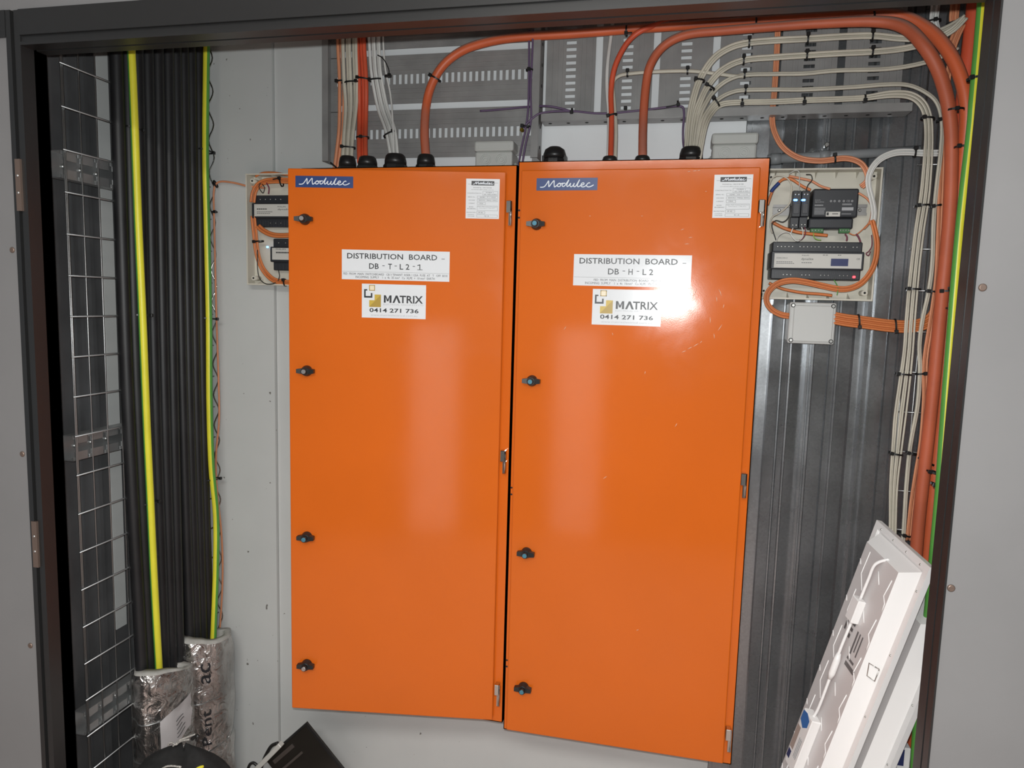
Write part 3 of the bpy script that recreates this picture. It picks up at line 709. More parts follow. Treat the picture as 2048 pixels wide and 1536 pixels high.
P = [atX(258, 20, -1.334), atX(263, 112, -1.334), atX(269, 250, -1.334), atX(276, 440, -1.334), atX(285, 640, -1.334), atX(293, 840, -1.334), atX(301, 1010, -1.334), atX(309, 1180, -1.334), atX(318, 1340, -1.334), atX(322, 1420, -1.34)]
earth('yellow-green earth cable running down over the left group of black cables', P, .0098, ['green', 'yellow'], lambda j, n: 0 if 8 <= j < 15 else 1)
P = [atX(414, 20, -1.335), atX(413, 103, -1.335), atX(411, 300, -1.335), atX(414, 450, -1.335), atX(418, 640, -1.335), atX(419, 800, -1.335), atX(423, 930, -1.335), atX(432, 1030, -1.335), atX(432, 1130, -1.335), atX(427, 1270, -1.335), atX(424, 1350, -1.335)]
earth('yellow-green earth cable beside the pale lining board', P, .0092, ['green', 'yellow'], lambda j, n: 1 if 6 <= j < 13 else 0)

# foil wrapped fire pillows round the cables
def wrap(label, px0, px1, ytop0, ytop1, ybot, X, hx_, txt=None, tagp=False):
    pc = atX((px0 + px1) / 2, (ytop0 + ytop1) / 2, X); pl = atX(px0, ytop0, X); pr = atX(px1, ytop1, X)
    hy_ = (pr.y - pl.y) / 2; cy_ = (pl.y + pr.y) / 2; zb = atX((px0 + px1) / 2, ybot, X).z
    n, k = 40, 22; rnd = random.Random(hash(label) % 97 if False else int(px0))
    ph = [rnd.uniform(0, 6.28) for _ in range(8)]
    root = thing('fire_wrap', label, 'fire wrap', (X, cy_, zb))
    def R(a, v): return 1 + .05 * math.sin(3 * a + ph[0]) + .03 * math.sin(7 * a + ph[1] + v * 9) - .06 * (abs(math.sin(v * PI * 4.0)) < .22)  + .025 * math.sin(v * 30 + a * 4 + ph[2])
    def pt(a, v, s=1.0):
        ztop = pc.z + (math.sin(a)) * (pr.z - pl.z) / 2 * -1 * -1
        ztop = (pl.z + pr.z) / 2 + math.sin(a) * (pr.z - pl.z) / 2 + .012 * math.sin(2 * a + ph[3]) * .3
        z = zb + (ztop - zb) * v
        return V((X + math.cos(a) * hx_ * R(a, v) * s, cy_ + math.sin(a) * hy_ * R(a, v) * s, z))
    mb = MB(); vs = []; fs = []
    for i in range(k + 1):
        for j in range(n): vs.append(pt(2 * PI * j / n, i / k))
    for i in range(k):
        for j in range(n):
            q = (j + 1) % n; fs.append((i * n + j, i * n + q, (i + 1) * n + q, (i + 1) * n + j))
    mb.add(vs, fs, 0, True); mb.build('foil_cover', 'foil', root)
    mb = MB(); vs = []; fs = []
    for s, v in ((1.0, 1.0), (.98, 1.012), (.70, 1.012), (.70, .9)):
        for j in range(n): vs.append(pt(2 * PI * j / n, v, s))
    for i in range(3):
        for j in range(n):
            q = (j + 1) % n; fs.append((i * n + j, i * n + q, (i + 1) * n + q, (i + 1) * n + j))
    mb.add(vs, fs, 0, True); mb.build('batting_edge', 'batting', root)
    for v in (.24, .49, .74):
        mb = MB(); mb.tube([pt(2 * PI * j / 32 , v + .03 * math.sin(2 * PI * j / 32), 1.01) for j in range(33)], .0018, 6); mb.build('binding_wire', 'wire', root)
    def face(p): # u along height, v round the front
        a = -.80 + p.y
        q = pt(a, p.x, 1.0); return q + V((math.cos(a), math.sin(a) * .5, 0)) * (p.z + .002)
    if txt:
        mb = MB()
        for tx, a, b in txt: textmb(mb, tx, lambda p: face(V((p.x, -p.y, p.z))), a, b, -.14, .20, 0, .001)
        mb.build('lettering', 'ink', root)
    if tagp:
        mb = MB(); vs = []; fs = []
        for i in range(9):
            for j in range(9):
                u = .50 + i / 8 * .22 + j / 8 * .12; a = -.85 + j / 8 * 1.15
                vs.append(pt(a, u, 1.03) + V((.003, 0, 0)))
        for i in range(8):
            for j in range(8): fs.append((i * 9 + j, i * 9 + j + 1, (i + 1) * 9 + j + 1, (i + 1) * 9 + j))
        mb.add(vs, fs, 0, True); o = mb.build('paper_label', 'paper', root)
        mb = MB()
        for i, (u, l) in enumerate(((.69, .30), (.665, .34), (.64, .26), (.615, .40), (.59, .38))):
            P = [pt(-.35 + l * s / 6, u + .10 * (l * s / 6), 1.03) + V((.0045, -.001, 0)) for s in range(7)]; mb.tube(P, .0012, 5, 0, .3, V((1, 0, 0)))
        mb.build('print_lines', 'ink', o)
    return root
wrap('short foil fire wrap with a paper tag round the left black cables', 275, 370, 1352, 1322, 1640, -1.34, .066, None, True)
wrap('taller foil fire wrap with black lettering beside the pale lining board', 371, 453, 1290, 1258, 1660, -1.335, .066, [('Pent', .50, .68), ('ac', .81, .91)])

# ------------------------------------------------------------------ cables above the left cabinet
G = 'beige cables into the leftmost gland'
bundle('beige cable in the flat bundle entering the leftmost gland', [(684, 60, 1.92), (684, 100), (686, 160), (690, 215), (687, 270, 1.89), (684, 320, 1.86)], [(716, 60, 1.92), (716, 100), (718, 160), (716, 215), (709, 270, 1.89), (706, 320, 1.86)], 5, 'beige', G, flat=.6)
bundle('pale orange cable passing left of the leftmost gland', [(674, 60, 1.93), (675, 100), (677, 160), (677, 250), (673, 300), (667, 345)], [(684, 60, 1.93), (685, 100), (690, 160), (688, 250), (681, 300), (675, 345)], 2, 'pale_c', 'pale orange cables by the leftmost gland')
bundle('red cable of the three entering the second gland from the left', [(710, 60, 1.925), (712, 100), (716, 170), (717, 240), (716, 285, 1.87), (717, 325, 1.83)], [(733, 60, 1.925), (733, 100), (737, 170), (736, 240), (735, 285, 1.87), (736, 325, 1.83)], 3, 'red_c', 'red cables into the second gland')
bundle('white cable curving down into the third gland of the left cabinet', [(736, 60, 1.92), (738, 100), (742, 150), (754, 215), (771, 265, 1.88), (782, 322, 1.84)], [(761, 60, 1.92), (762, 100), (765, 150), (778, 215), (793, 260, 1.88), (799, 322, 1.84)], 5, 'white_c', 'white cables into the third gland', flat=.6)
cable('single thin white cable hanging right of the white bundle', [(766, 60, 1.90), (767, 95), (771, 140), (781, 190), (786, 250, 1.87), (788, 322, 1.83)], .0026, 'white_c')
cable('curled loose black tie end beside the thin white cable', [(755, 110, 1.89), (765, 116), (773, 128), (778, 142), (776, 153)], .0014, 'tie', name='loose_tie', cat='cable tie')
BIG = [(853, 325, 1.84), (849, 270, 1.87), (852, 215, 1.90), (863, 170, 1.905), (887, 130, 1.905), (925, 101, 1.905), (975, 84, 1.905), (1040, 74, 1.905), (1150, 67, 1.905), (1250, 59, 1.905), (1350, 52, 1.90), (1450, 46, 1.90), (1600, 36, 1.89), (1720, 30, 1.87), (1800, 32, 1.85), (1858, 60, 1.83), (1898, 105, 1.81), (1923, 160, 1.80), (1933, 220, 1.80), (1928, 300, 1.81), (1914, 440, 1.82), (1901, 600, 1.835), (1882, 820, 1.862), (1861, 1040, 1.868), (1845, 1200, 1.87), (1822, 1420, 1.87), (1806, 1560, 1.87)]
RB = [.0115] * 13 + [.0125, .0135, .0140, .0142, .0142] + [.0142] * 9
def thick(label, pts, rr, mt):
    P = wp(pts); S = spline(P, 6); R = []
    for i in range(len(S)):
        t = i / 6; a = int(min(t, len(rr) - 1)); b = min(a + 1, len(rr) - 1); R.append(rr[a] + (rr[b] - rr[a]) * (t - a))
    mb = MB(); mb.tube(S, R, 14); return tag(mb.build('mains_cable', mt), label, 'cable')
thick('thick orange cable arching from the left cabinet across the top and down the right side', BIG, RB, 'big_c')
BIG2 = [(1285, 325, 1.82), (1286, 250, 1.86), (1292, 170, 1.88), (1303, 125, 1.88), (1330, 90, 1.88), (1375, 69, 1.872), (1450, 61, 1.862), (1550, 53, 1.85), (1650, 46, 1.84), (1750, 43, 1.83), (1808, 54, 1.81), (1848, 92, 1.79), (1878, 145, 1.79), (1897, 215, 1.79), (1903, 300, 1.80), (1899, 430, 1.81), (1884, 590, 1.815), (1862, 820, 1.825), (1838, 1040, 1.83), (1826, 1200, 1.83)]
thick('thick orange cable arching from the right cabinet, inner one at the corner bend', BIG2, [.0105] * 8 + [.011, .012, .0135, .0142, .0142] + [.0142] * 7, 'dusty_c')
thick('straight dull red cable dropping from above behind the orange bends', [(1956, -40, 1.90), (1950, 10, 1.90), (1943, 70), (1935, 140), (1928, 200), (1920, 300, 1.91), (1906, 450), (1893, 620), (1873, 840, 1.912), (1850, 1050), (1830, 1240), (1810, 1430), (1798, 1560)], [.017] * 5 + [.0145] * 8, 'red_c')
thick('thinner orange cable rising from the right cabinet to join the thick one', [(1221, 325, 1.82), (1223, 240, 1.87), (1222, 185, 1.89), (1228, 140, 1.89), (1244, 102, 1.89), (1264, 75, 1.89), (1290, 58, 1.89), (1330, 46, 1.9), (1400, 38, 1.915), (1500, 30, 1.92)], [.0068] * 10, 'red_c')
cable('pale grey cable rising left of the thinner orange cable', [(1216, 325, 1.825), (1218, 240, 1.875), (1214, 180, 1.9), (1215, 130, 1.91), (1221, 80, 1.93), (1226, 40, 1.94)], .0046, 'white_c', flat=.6, nrm=V((0, 1, 0)))
cable('beige cable right of the thinner orange cable, turning right over the slots', [(1230, 325, 1.825), (1232, 260, 1.87), (1228, 200, 1.90), (1226, 168, 1.905), (1236, 153, 1.90), (1262, 147), (1320, 143), (1380, 142), (1430, 147), (1470, 152), (1489, 153)], .0046, 'beige', flat=.6, nrm=V((0, 1, 0)))

# beige cables fanning out of the large gland to the right
def fan(rows):
    for label, grp, pts, wpx, n, mt in rows:
        L = []; R = []
        for i, p in enumerate(pts):
            a = pts[max(i - 1, 0)]; b = pts[min(i + 1, len(pts) - 1)]; dx, dy = b[0] - a[0], b[1] - a[1]; l = math.hypot(dx, dy); nx, ny = -dy / l, dx / l
            w_ = p[3] / 2 if len(p) > 3 else wpx / 2
            L.append((p[0] + nx * w_, p[1] + ny * w_, p[2])); R.append((p[0] - nx * w_, p[1] - ny * w_, p[2]))
        bundle(label, L, R, n, mt, grp, dy=.0025, flat=.85)
def Yk(pts, Y): return [(p[0], p[1], p[2] if len(p) > 2 else Y) + tuple(p[3:]) for p in pts]
fan([('beige cable in the uppermost level run over the slotted tray', 'beige cables, uppermost run', Yk([(1373, 325, 1.858, 11), (1379, 240, 1.885), (1389, 190, 1.89), (1403, 153), (1428, 117), (1460, 96), (1497, 86), (1555, 81), (1615, 78), (1680, 74), (1744, 72), (1800, 77), (1838, 76), (1889, 60), (1931, 36)], 1.90), 13, 3, 'beige'),
     ('beige cable in the second level run over the slotted tray', 'beige cables, second run', Yk([(1381, 325, 1.848, 11), (1389, 240, 1.872), (1403, 197, 1.88), (1420, 166), (1446, 139), (1487, 121), (1550, 115), (1613, 111), (1680, 107), (1744, 104), (1804, 98), (1853, 86), (1902, 62, 1.875), (1931, 34, 1.868)], 1.895), 12, 3, 'beige'),
     ('beige cable in the third level run, rising at its right end', 'beige cables, third run', Yk([(1386, 325, 1.838, 8), (1396, 245, 1.862), (1411, 207, 1.88), (1430, 180), (1456, 160), (1489, 150), (1550, 148), (1608, 147), (1674, 141), (1771, 138), (1837, 128), (1880, 114), (1915, 95)], 1.90), 9, 2, 'beige'),
     ('beige cable in the fourth level run, bending down at the far right', 'beige cables, fourth run', Yk([(1391, 325, 1.83, 8), (1403, 250, 1.855), (1419, 217, 1.88), (1440, 196), (1465, 184), (1491, 180), (1550, 179), (1608, 179), (1706, 174), (1770, 169), (1815, 170), (1850, 184), (1874, 206), (1884, 245), (1882, 300), (1872, 385), (1867, 450), (1865, 520), (1858, 580), (1845, 640), (1839, 690), (1840, 742), (1835, 812), (1821, 890), (1813, 969), (1807, 1070), (1800, 1150)], 1.89), 9, 2, 'beige'),
     ('beige cable in the lowest level run, bending down in front of the galvanised sheet', 'beige cables, lowest run', Yk([(1396, 325, 1.822, 9), (1409, 255, 1.85), (1424, 225, 1.88), (1444, 209), (1484, 205), (1545, 204), (1608, 201), (1670, 199), (1729, 196), (1780, 189, 1.88, 14), (1818, 191, 1.88, 16), (1842, 206, 1.88, 18), (1854, 232, 1.88, 18), (1857, 270, 1.88, 18), (1855, 320, 1.88, 20), (1849, 390, 1.88, 22), (1839, 455, 1.88, 22), (1831, 520, 1.88, 22), (1825, 580, 1.88, 23), (1820, 640, 1.88, 23), (1816, 700, 1.88, 23), (1809, 760, 1.88, 26), (1800, 830, 1.88, 28), (1794, 890, 1.88, 24), (1787, 969, 1.88, 18), (1785, 1050, 1.88, 15), (1783, 1150, 1.88, 15)], 1.89), 10, 5, 'beige')])
fan([('white cable dropping into view at the top right corner', 'white cables at the top right', Yk([(1873, -20), (1871, 12), (1868, 40), (1872, 62), (1862, 80)], 1.93), 19, 4, 'white_c'),
     ('pale pink cable dropping beside the dull red cable at the top', 'pale cables at the top right', Yk([(1912, -20), (1910, 14), (1908, 40), (1914, 62), (1904, 90), (1890, 110)], 1.92), 20, 4, 'pale_c')])
fan([('pale orange cable running down beside the thick orange cables', 'pale orange cables down the right side', Yk([(1926, 48), (1908, 90), (1896, 150), (1889, 230), (1884, 310), (1880, 400), (1877, 480), (1873, 560), (1862, 640), (1850, 720), (1849, 800), (1843, 880), (1832, 950), (1823, 1010), (1816, 1080)], 1.895), 11, 3, 'pale_c')])
# loops to the lighting enclosure
fan([('pale orange cable dropping behind the beige runs into the lighting enclosure', 'pale orange cables dropping to the enclosure', Yk([(1556, 20), (1555, 70), (1552, 130), (1548, 190), (1544, 235, 1.93), (1549, 265, 1.925), (1566, 295, 1.92), (1598, 316, 1.915), (1640, 322, 1.91), (1690, 317, 1.91), (1720, 326, 1.91), (1733, 345, 1.91), (1734, 362, 1.915), (1722, 374, 1.92)], 1.935), 11, 3, 'pale_c'),
     ('beige cable arching from the right side into the lighting enclosure', 'beige cables arching into the enclosure', Yk([(1876, 306), (1846, 306), (1815, 304), (1788, 306), (1762, 317), (1745, 335), (1737, 356), (1738, 376), (1744, 400), (1748, 425), (1745, 446)], 1.905), 12, 4, 'white_c'),
     ('orange cable leaving the small square box towards the right side', 'orange cables from the small square box', Yk([(1660, 634), (1690, 640), (1730, 645), (1775, 651), (1815, 653), (1845, 648), (1868, 632), (1880, 600)], 1.93), 24, 6, 'orange_c'),
     ('orange cable in the big loop round the long controller', 'orange loop round the long controller', Yk([(1744, 440), (1750, 462), (1754, 486), (1752, 515), (1743, 541), (1725, 564), (1702, 576), (1678, 578), (1647, 572), (1616, 565), (1585, 561), (1558, 566), (1540, 579), (1533, 594), (1535, 608), (1546, 621), (1562, 629), (1578, 632)], 1.90), 11, 4, 'orange_c')])
for lab, pts, r, mt in [
    ('orange cable looping at the upper left of the right enclosure, under blue tape', [(1535, 410, 1.915), (1546, 380), (1561, 362), (1574, 357), (1586, 360), (1604, 372), (1621, 380)], .0034, 'orange_c'),
    ('orange cable sloping over the left end of the power supply', [(1578, 352, 1.92), (1602, 357), (1623, 362), (1641, 372), (1660, 378)], .003, 'pale_c'),
    ('orange cable curving round the right end of the power supply', [(1717, 386, 1.918), (1734, 397), (1743, 412), (1743, 430), (1738, 446), (1728, 458)], .0026, 'pale_c'),
    ('orange cable crossing below the relay modules to a cut end', [(1544, 444, 1.925), (1565, 455), (1583, 461), (1599, 465), (1624, 468), (1655, 471)], .004, 'orange_c'),
    ('orange cable lying along the foot of the right enclosure', [(1538, 566, 1.93), (1560, 576), (1585, 582), (1610, 586), (1640, 588), (1664, 591)], .0036, 'orange_c'),
    ('black wire snaking from the relay modules to the long controller', [(1582, 412, 1.905), (1577, 434), (1566, 444), (1552, 441), (1544, 449), (1546, 462), (1552, 480)], .0013, 'black'),
    ('beige cable looping at the upper left corner of the right enclosure', [(1538, 372, 1.91), (1543, 358), (1552, 352), (1564, 352), (1577, 359), (1583, 373), (1582, 390), (1579, 407), (1562, 424), (1545, 434), (1540, 450), (1545, 466)], .0018, 'beige'),
    ('white wire looping below the left relay module', [(1586, 456, 1.9), (1582, 468), (1588, 478), (1596, 482), (1604, 476), (1606, 464), (1603, 454)], .0012, 'white_c'),
    ('maroon wire looping below the right relay module', [(1609, 454, 1.9), (1611, 466), (1606, 476), (1598, 481)], .0012, 'purplewire'),
    ('white wire arching into the left end of the long controller', [(1552, 484, 1.9), (1557, 472), (1568, 465), (1579, 466), (1586, 475), (1592, 482)], .0011, 'white_c'),
    ('maroon wire below the right green terminal', [(1690, 468, 1.9), (1694, 474), (1693, 482)], .0018, 'purplewire'),
    ('maroon wire right of the green terminals, at the controller end', [(1712, 468, 1.9), (1717, 474), (1721, 484)], .0022, 'purplewire'),
    ('maroon wire curling at the right end of the long controller', [(1743, 470, 1.9), (1744, 490), (1738, 502), (1732, 507), (1737, 511), (1741, 503)], .0012, 'purplewire'),
    ('orange wire rising from the right green terminal', [(1698, 466, 1.9), (1710, 470), (1724, 460), (1734, 450), (1744, 446)], .0012, 'orange_c'),
    ('green wire below the left green terminal', [(1627, 466, 1.9), (1628, 474), (1634, 479), (1642, 480)], .0011, 'lime'),
    ('grey wire loop above the relay modules', [(1578, 348, 1.91), (1590, 341), (1598, 344), (1599, 360), (1598, 382)], .0011, 'greyplastic'),
    ('black wire loop above the right relay module', [(1612, 349, 1.91), (1622, 350), (1624, 360), (1616, 370), (1612, 382)], .0012, 'black'),
    ('dark wire below the long controller', [(1668, 560, 1.9), (1673, 568), (1676, 577), (1674, 590)], .0012, 'green'),
    ]:
    cable(lab, pts, r, mt, name='wire' if r < .002 else 'cable')
mb = MB(); mb.tube(spline(wp([(1542, 384, 1.9135), (1548, 376), (1558, 366)])), .0043, 8); tag(mb.build('tape_wrap', 'bluetape'), 'blue tape wrapped on the orange cable in the right enclosure', 'tape')

# purple cables
for lab, pts in [('purple cable down the right edge of the upright tray, outer of two', [(1066, 60, 1.90), (1064, 120), (1061, 180), (1062, 240), (1052, 285), (1044, 330)]),
                 ('purple cable down the right edge of the upright tray, inner of two', [(1058, 60, 1.905), (1058, 140), (1056, 220), (1050, 262), (1042, 300), (1036, 335)]),
                 ('purple cable crossing from the upright tray to the beige bundle', [(1046, 255, 1.90), (1068, 234), (1088, 225), (1140, 222), (1200, 227), (1260, 223), (1320, 216), (1360, 212), (1368, 225), (1366, 260), (1367, 290), (1374, 325, 1.84)]),
                 ('purple cable sagging across the upright tray to a tie', [(960, 222, 1.925), (1000, 219), (1050, 214), (1090, 212, 1.90), (1118, 216), (1144, 223)])]:
    cable(lab, pts, .0027, 'purple')
# right-hand earth cable
earth('yellow-green earth cable beside the right door frame', wp([(1968, -40, 1.62), (1964, 5), (1956, 100), (1947, 200), (1942, 260), (1928, 380), (1916, 500), (1894, 770), (1879, 980), (1869, 1090), (1860, 1190), (1835, 1440), (1828, 1560)]), .0086, ['yellow', 'green'], lambda j, n: 1 if (j >= 9 or j < 1) else 0)

# left pale orange cable to the left enclosure, and down the tray edge
cable('pale orange cable from the left enclosure down beside the wavy tray edge', [(530, 376, 1.95), (495, 372, 1.953), (465, 365), (438, 364), (428, 380), (428, 430), (430, 520), (433, 640), (437, 760), (438, 840), (432, 910), (434, 980), (443, 1070), (445, 1160), (439, 1270), (436, 1350)], .0029, 'pale_c')
# conduit
a = at(1535, 319, 1.972); b = at(1862, 299, 1.972)
cd_ = thing('conduit', 'grey conduit running level behind the enclosure top', 'conduit', a)
mb = MB(); mb.cyl(a, b, .0115, n=16); mb.build('tube', 'conduit', cd_)
for px in (1552, 1652):
    t = (px - 1535) / 327; c = a.lerp(b, t); mb = MB(); d = (b - a).normalized(); mb.cyl(c - d * .012, c + d * .012, .0142, n=16); mb.build('coupling', 'conduit', cd_)
c = at(1653, 290, 1.97); mb = MB(); mb.lathe(c, (0, -1, 0), [(.006, -.012), (.006, .006), (.004, .008)], 12); mb.build('fixing_screw', 'screwm', cd_)

# ------------------------------------------------------------------ right-hand wire tray behind the cables
wr = thing('wire_tray', 'narrow wire basket tray behind the beige and orange cables on the right', 'cable tray', (0.56, 1.93, 0.2))
xs = [at(p, 770, 1.93).x for p in (1803, 1830, 1836, 1862, 1880)]
for x in xs:
    mb = MB(); mb.cyl((x, 1.932, .2), (x, 1.932, 2.3), .0019, n=8); mb.build('upright_wire', 'wire', wr)
zs = [at(1840, y, 1.93).z for y in (745, 825, 905, 984, 1062)]; pz = (zs[0] - zs[-1]) / 4
for k in range(-5, 9):
    z = zs[0] - k * pz
    mb = MB(); mb.cyl((xs[0] - .008, 1.928, z), (xs[-1] + .02, 1.928, z), .0021, n=8); mb.build('cross_wire', 'wire', wr)

# ------------------------------------------------------------------ plastic enclosures and their devices
def enclosure(label, x0, x1, z0, z1, yb=YB, yf=1.945):
    root = thing('lighting_enclosure', label, 'enclosure', ((x0 + x1) / 2, yb, z0))
    mb = MB(); mb.box(x0 + .004, x1 - .004, yb - .006, yb - .003, z0 + .004, z1 - .004); mb.build('back_plate', 'beigeplastic', root)
    t = .004; mb = MB()
    mb.box(x0, x0 + t, yf, yb - .003, z0, z1); mb.box(x1 - t, x1, yf, yb - .003, z0, z1); mb.box(x0 + t, x1 - t, yf, yb - .003, z0, z0 + t); mb.box(x0 + t, x1 - t, yf, yb - .003, z1 - t, z1)
    x = x0 + .03
    while x < x1 - .02:
        for z, s in ((z0 + t, 1), (z1 - t, -1)): mb.add([(x, yb - .006, z), (x + .002, yb - .006, z), (x + .001, yf + .004, z), (x + .001, yb - .006, z + s * .016)], [(0, 1, 2), (0, 3, 1), (1, 3, 2), (2, 3, 0)])
        x += .048
    mb.build('rim', 'beigeplastic', root)
    for x, z in ((x1 - .018, z0 + .02), (x1 - .018, z1 - .02), (x0 + .018, z0 + .02), (x0 + .018, z1 - .02)):
        mb = MB(); mb.cyl((x, yb - .006, z), (x, yf + .006, z), .007, n=14); mb.cyl((x, yf + .0062, z), (x, yf + .005, z), .0028, n=10, mi=1); mb.build('screw_post', ['beigeplastic', 'darkcore'], root)
    return root
XR1 = .472; ex0 = bR[1] + .012
enclosure('open cream enclosure with looped orange cables right of the right cabinet', ex0, XR1, 1.577, 1.8985, 1.992)
enclosure('open cream enclosure half hidden left of the left cabinet', -1.2335, bL[0] - .012, 1.5815, 1.9003, 1.968, 1.925)
def R4(x0, x1, y0, y1, Y):
    xm, ym = (x0 + x1) / 2, (y0 + y1) / 2
    return at(x0, ym, Y).x, at(x1, ym, Y).x, at(xm, y1, Y).z, at(xm, y0, Y).z
def rail(label, x0, x1, y0, y1, Y):
    a, b, c_, d = R4(x0, x1, y0, y1, Y); mb = MB()
    mb.box(a, b, Y - .001, Y, c_, c_ + .006); mb.box(a, b, Y - .001, Y, d - .006, d); mb.box(a, b, Y + .006, Y + .007, c_ + .006, d - .006); mb.box(a, b, Y, Y + .007, c_ + .0055, c_ + .0065); mb.box(a, b, Y, Y + .007, d - .0065, d - .0055)
    r_ = tag(mb.build('din_rail', 'galvtray'), label, 'rail')
    s = MB()
    for k in (.07, .93): s.lathe((a + (b - a) * k, Y + .006, (c_ + d) / 2), (0, -1, 0), [(.004, 0), (.004, .002), (.002, .0035)], 10)
    s.build('screw', 'screwm', r_)
rail('steel mounting rail behind the power supply in the right enclosure', 1546, 1734, 409, 431, 1.972)
def frameX(x0, z0, Y): return lambda p: V((x0 + p.x, Y - p.z, z0 + p.y))
def relay(label, x0, x1, y0, y1, Yf, ledpx):
    a, b, c_, d = R4(x0, x1, y0, y1, Yf); root = thing('relay_module', label, 'relay', ((a + b) / 2, 1.97, c_))
    h = d - c_; mb = MB(); mb.bbox(a, b, Yf, 1.971, c_ + h * .30, d, .0012, 1); mb.bbox(a - .001, b - .001, Yf + .010, 1.971, c_, c_ + h * .30, .0012, 1); mb.build('housing', 'device', root)
    mb = MB(); mb.bbox(a + .003, b - .003, Yf - .001, Yf + .003, c_ + h * .38, c_ + h * .66, .0008, 1); mb.build('front_clip', 'devtrim', root)
    l = at(*ledpx, Yf - .001); mb = MB(); mb.bbox(l.x - .0045, l.x + .0045, Yf - .002, Yf + .002, l.z - .0022, l.z + .0022, .001, 1); mb.build('indicator', 'bluled', root)
    mb = MB()
    for k in (.3, .7):
        mb.lathe((a + (b - a) * k, Yf, d - h * .10), (0, -1, 0), [(.0022, 0), (.0022, .0008), (.001, .0012)], 8); mb.lathe((a + (b - a) * k, Yf + .010, c_ + h * .09), (0, -1, 0), [(.0022, 0), (.0022, .0008), (.001, .0012)], 8)
    mb.build('terminal_screws', 'screwm', root)
relay('charcoal relay module with a blue light, left of the pair', 1584, 1601, 381, 456, 1.925, (1591, 400))
relay('charcoal relay module with a blue light, beside the power supply', 1602, 1618.5, 381, 455, 1.925, (1607, 400))
a, b, c_, d = R4(1621, 1716, 377, 457, 1.925)
ps = thing('power_supply', 'wide charcoal power supply with grey print in the right enclosure', 'power supply', ((a + b) / 2, 1.97, c_))
h = d - c_; W_ = b - a
mb = MB(); mb.bbox(a + .004, b, 1.925, 1.971, c_ + h * .28, d, .004, 2); mb.bbox(a, b - .006, 1.935, 1.971, c_, c_ + h * .28, .004, 2); mb.build('housing', 'device', ps)
S = lambda p: V((a + .004 + p.x * (W_ - .004), 1.925 - p.z, c_ + p.y * h))
mb = MB(); rect(mb, S, .31, .62, .30, .42, 0, .0006); o = mb.build('serial_label', 'devlabel', ps)
mb = MB(); rect(mb, S, .325, .37, .33, .40, 0, .001); printline(mb, S, .45, .58, .355, .38); mb.build('print_marks', 'ink', o)
mb = MB()
textmb(mb, 'PHILIPS', S, .05, .17, .70, .72, 0); textmb(mb, 'dynalite', S, .05, .25, .645, .68, 0); printline(mb, S, .05, .24, .57, .595)
textmb(mb, 'CE', S, .74, .81, .66, .71, 0)
for u in (.38, .46, .56, .66, .84): mb.ring(S(V((u + .02, .685, .0002))), (0, -1, 0), .0012, .0025, 12, .0004)
for v in (.50, .465, .43, .395, .36): rect(mb, S, .05, .29 if v > .45 else .27, v, v + .012, 0)
for v in (.61, .585, .36): rect(mb, S, .65, .86, v, v + .012, 0)
rect(mb, S, .65, .90, .45, .53, 0)
mb.build('lettering', 'greyink', ps)
def term(parent, x0, x1, y0, y1, Yf, nk=4):
    a, b, c_, d = R4(x0, x1, y0, y1, Yf); mb = MB(); mb.bbox(a, b, Yf, Yf + .012, c_, d, .001, 1); o = mb.build('terminal_block', 'terminal', parent)
    s = MB()
    for k in range(nk): s.lathe((a + (b - a) * (k + .5) / nk, Yf, (c_ + d) / 2 + .001), (0, -1, 0), [(.0016, 0), (.0016, .0006), (.001, .001)], 8)
    s.build('terminal_screws', 'screwm', o)
term(ps, 1621, 1647, 457, 466, 1.93); term(ps, 1678, 1700, 457, 466, 1.93)

def controller(label, x0, x1, y0, y1, Yf, yback, led=None, dark=True, txt=(), nscrew=22, lab=(.30, .68), clampx=None):
    a, b, c_, d = R4(x0, x1, y0, y1, Yf)
    if clampx is not None: b = clampx
    root = thing('lighting_controller', label, 'controller', ((a + b) / 2, yback, c_)); h = d - c_; W_ = b - a
    mb = MB(); mb.bbox(a + .003, b - .003, Yf + .012, yback, c_, d, .002, 1); mb.bbox(a, b, Yf, yback, c_ + h * .26, c_ + h * .74, .002, 1); mb.build('housing', 'device', root)
    S = lambda p: V((a + p.x * W_, Yf - p.z, c_ + p.y * h))
    mb = MB(); rect(mb, S, .035, .975, lab[0], lab[1], 0, .0004); o = mb.build('front_label', 'devlabel', root)
    mb = MB()
    for tx, u0, u1, v0, v1 in txt:
        if tx: textmb(mb, tx, S, u0, u1, v0, v1, 0, .0008)
        else: printline(mb, S, u0, u1, v0 + .003, v1 - .003)
    mb.build('lettering', 'ink', o)
    if dark:
        mb = MB(); rect(mb, S, .65, .835, .36, .555, 0, .001); mb.build('display_window', 'navy', o)
    mb = MB()
    for k in range(nscrew):
        u = .05 + .9 * (k + .5) / nscrew
        if k % 7 != 5: mb.lathe((a + W_ * u, Yf + .012, c_ + h * .87), (0, -1, 0), [(.0019, 0), (.0019, .0008), (.001, .0012)], 8)
        if k % 5 > 1: mb.lathe((a + W_ * u, Yf + .012, c_ + h * .12), (0, -1, 0), [(.0014, 0), (.0014, .0008), (.001, .0012)], 8)
    mb.build('terminal_screws', 'screwm', root)
    mb = MB()
    for k in range(nscrew * 2):
        u = .03 + .94 * (k + .5) / (nscrew * 2); mb.box(a + W_ * u, a + W_ * u + .0008, Yf + .0112, Yf + .013, c_ + h * .02, c_ + h * .2)
    mb.build('terminal_ribs', 'devtrim', root)
    if led:
        l = at(*led[0], Yf + .011); mb = MB(); mb.bbox(l.x - .003, l.x + .003, l.y - .002, l.y + .002, l.z - .0025, l.z + .0025, .001, 1); mb.build('indicator', led[1], root)
    return root
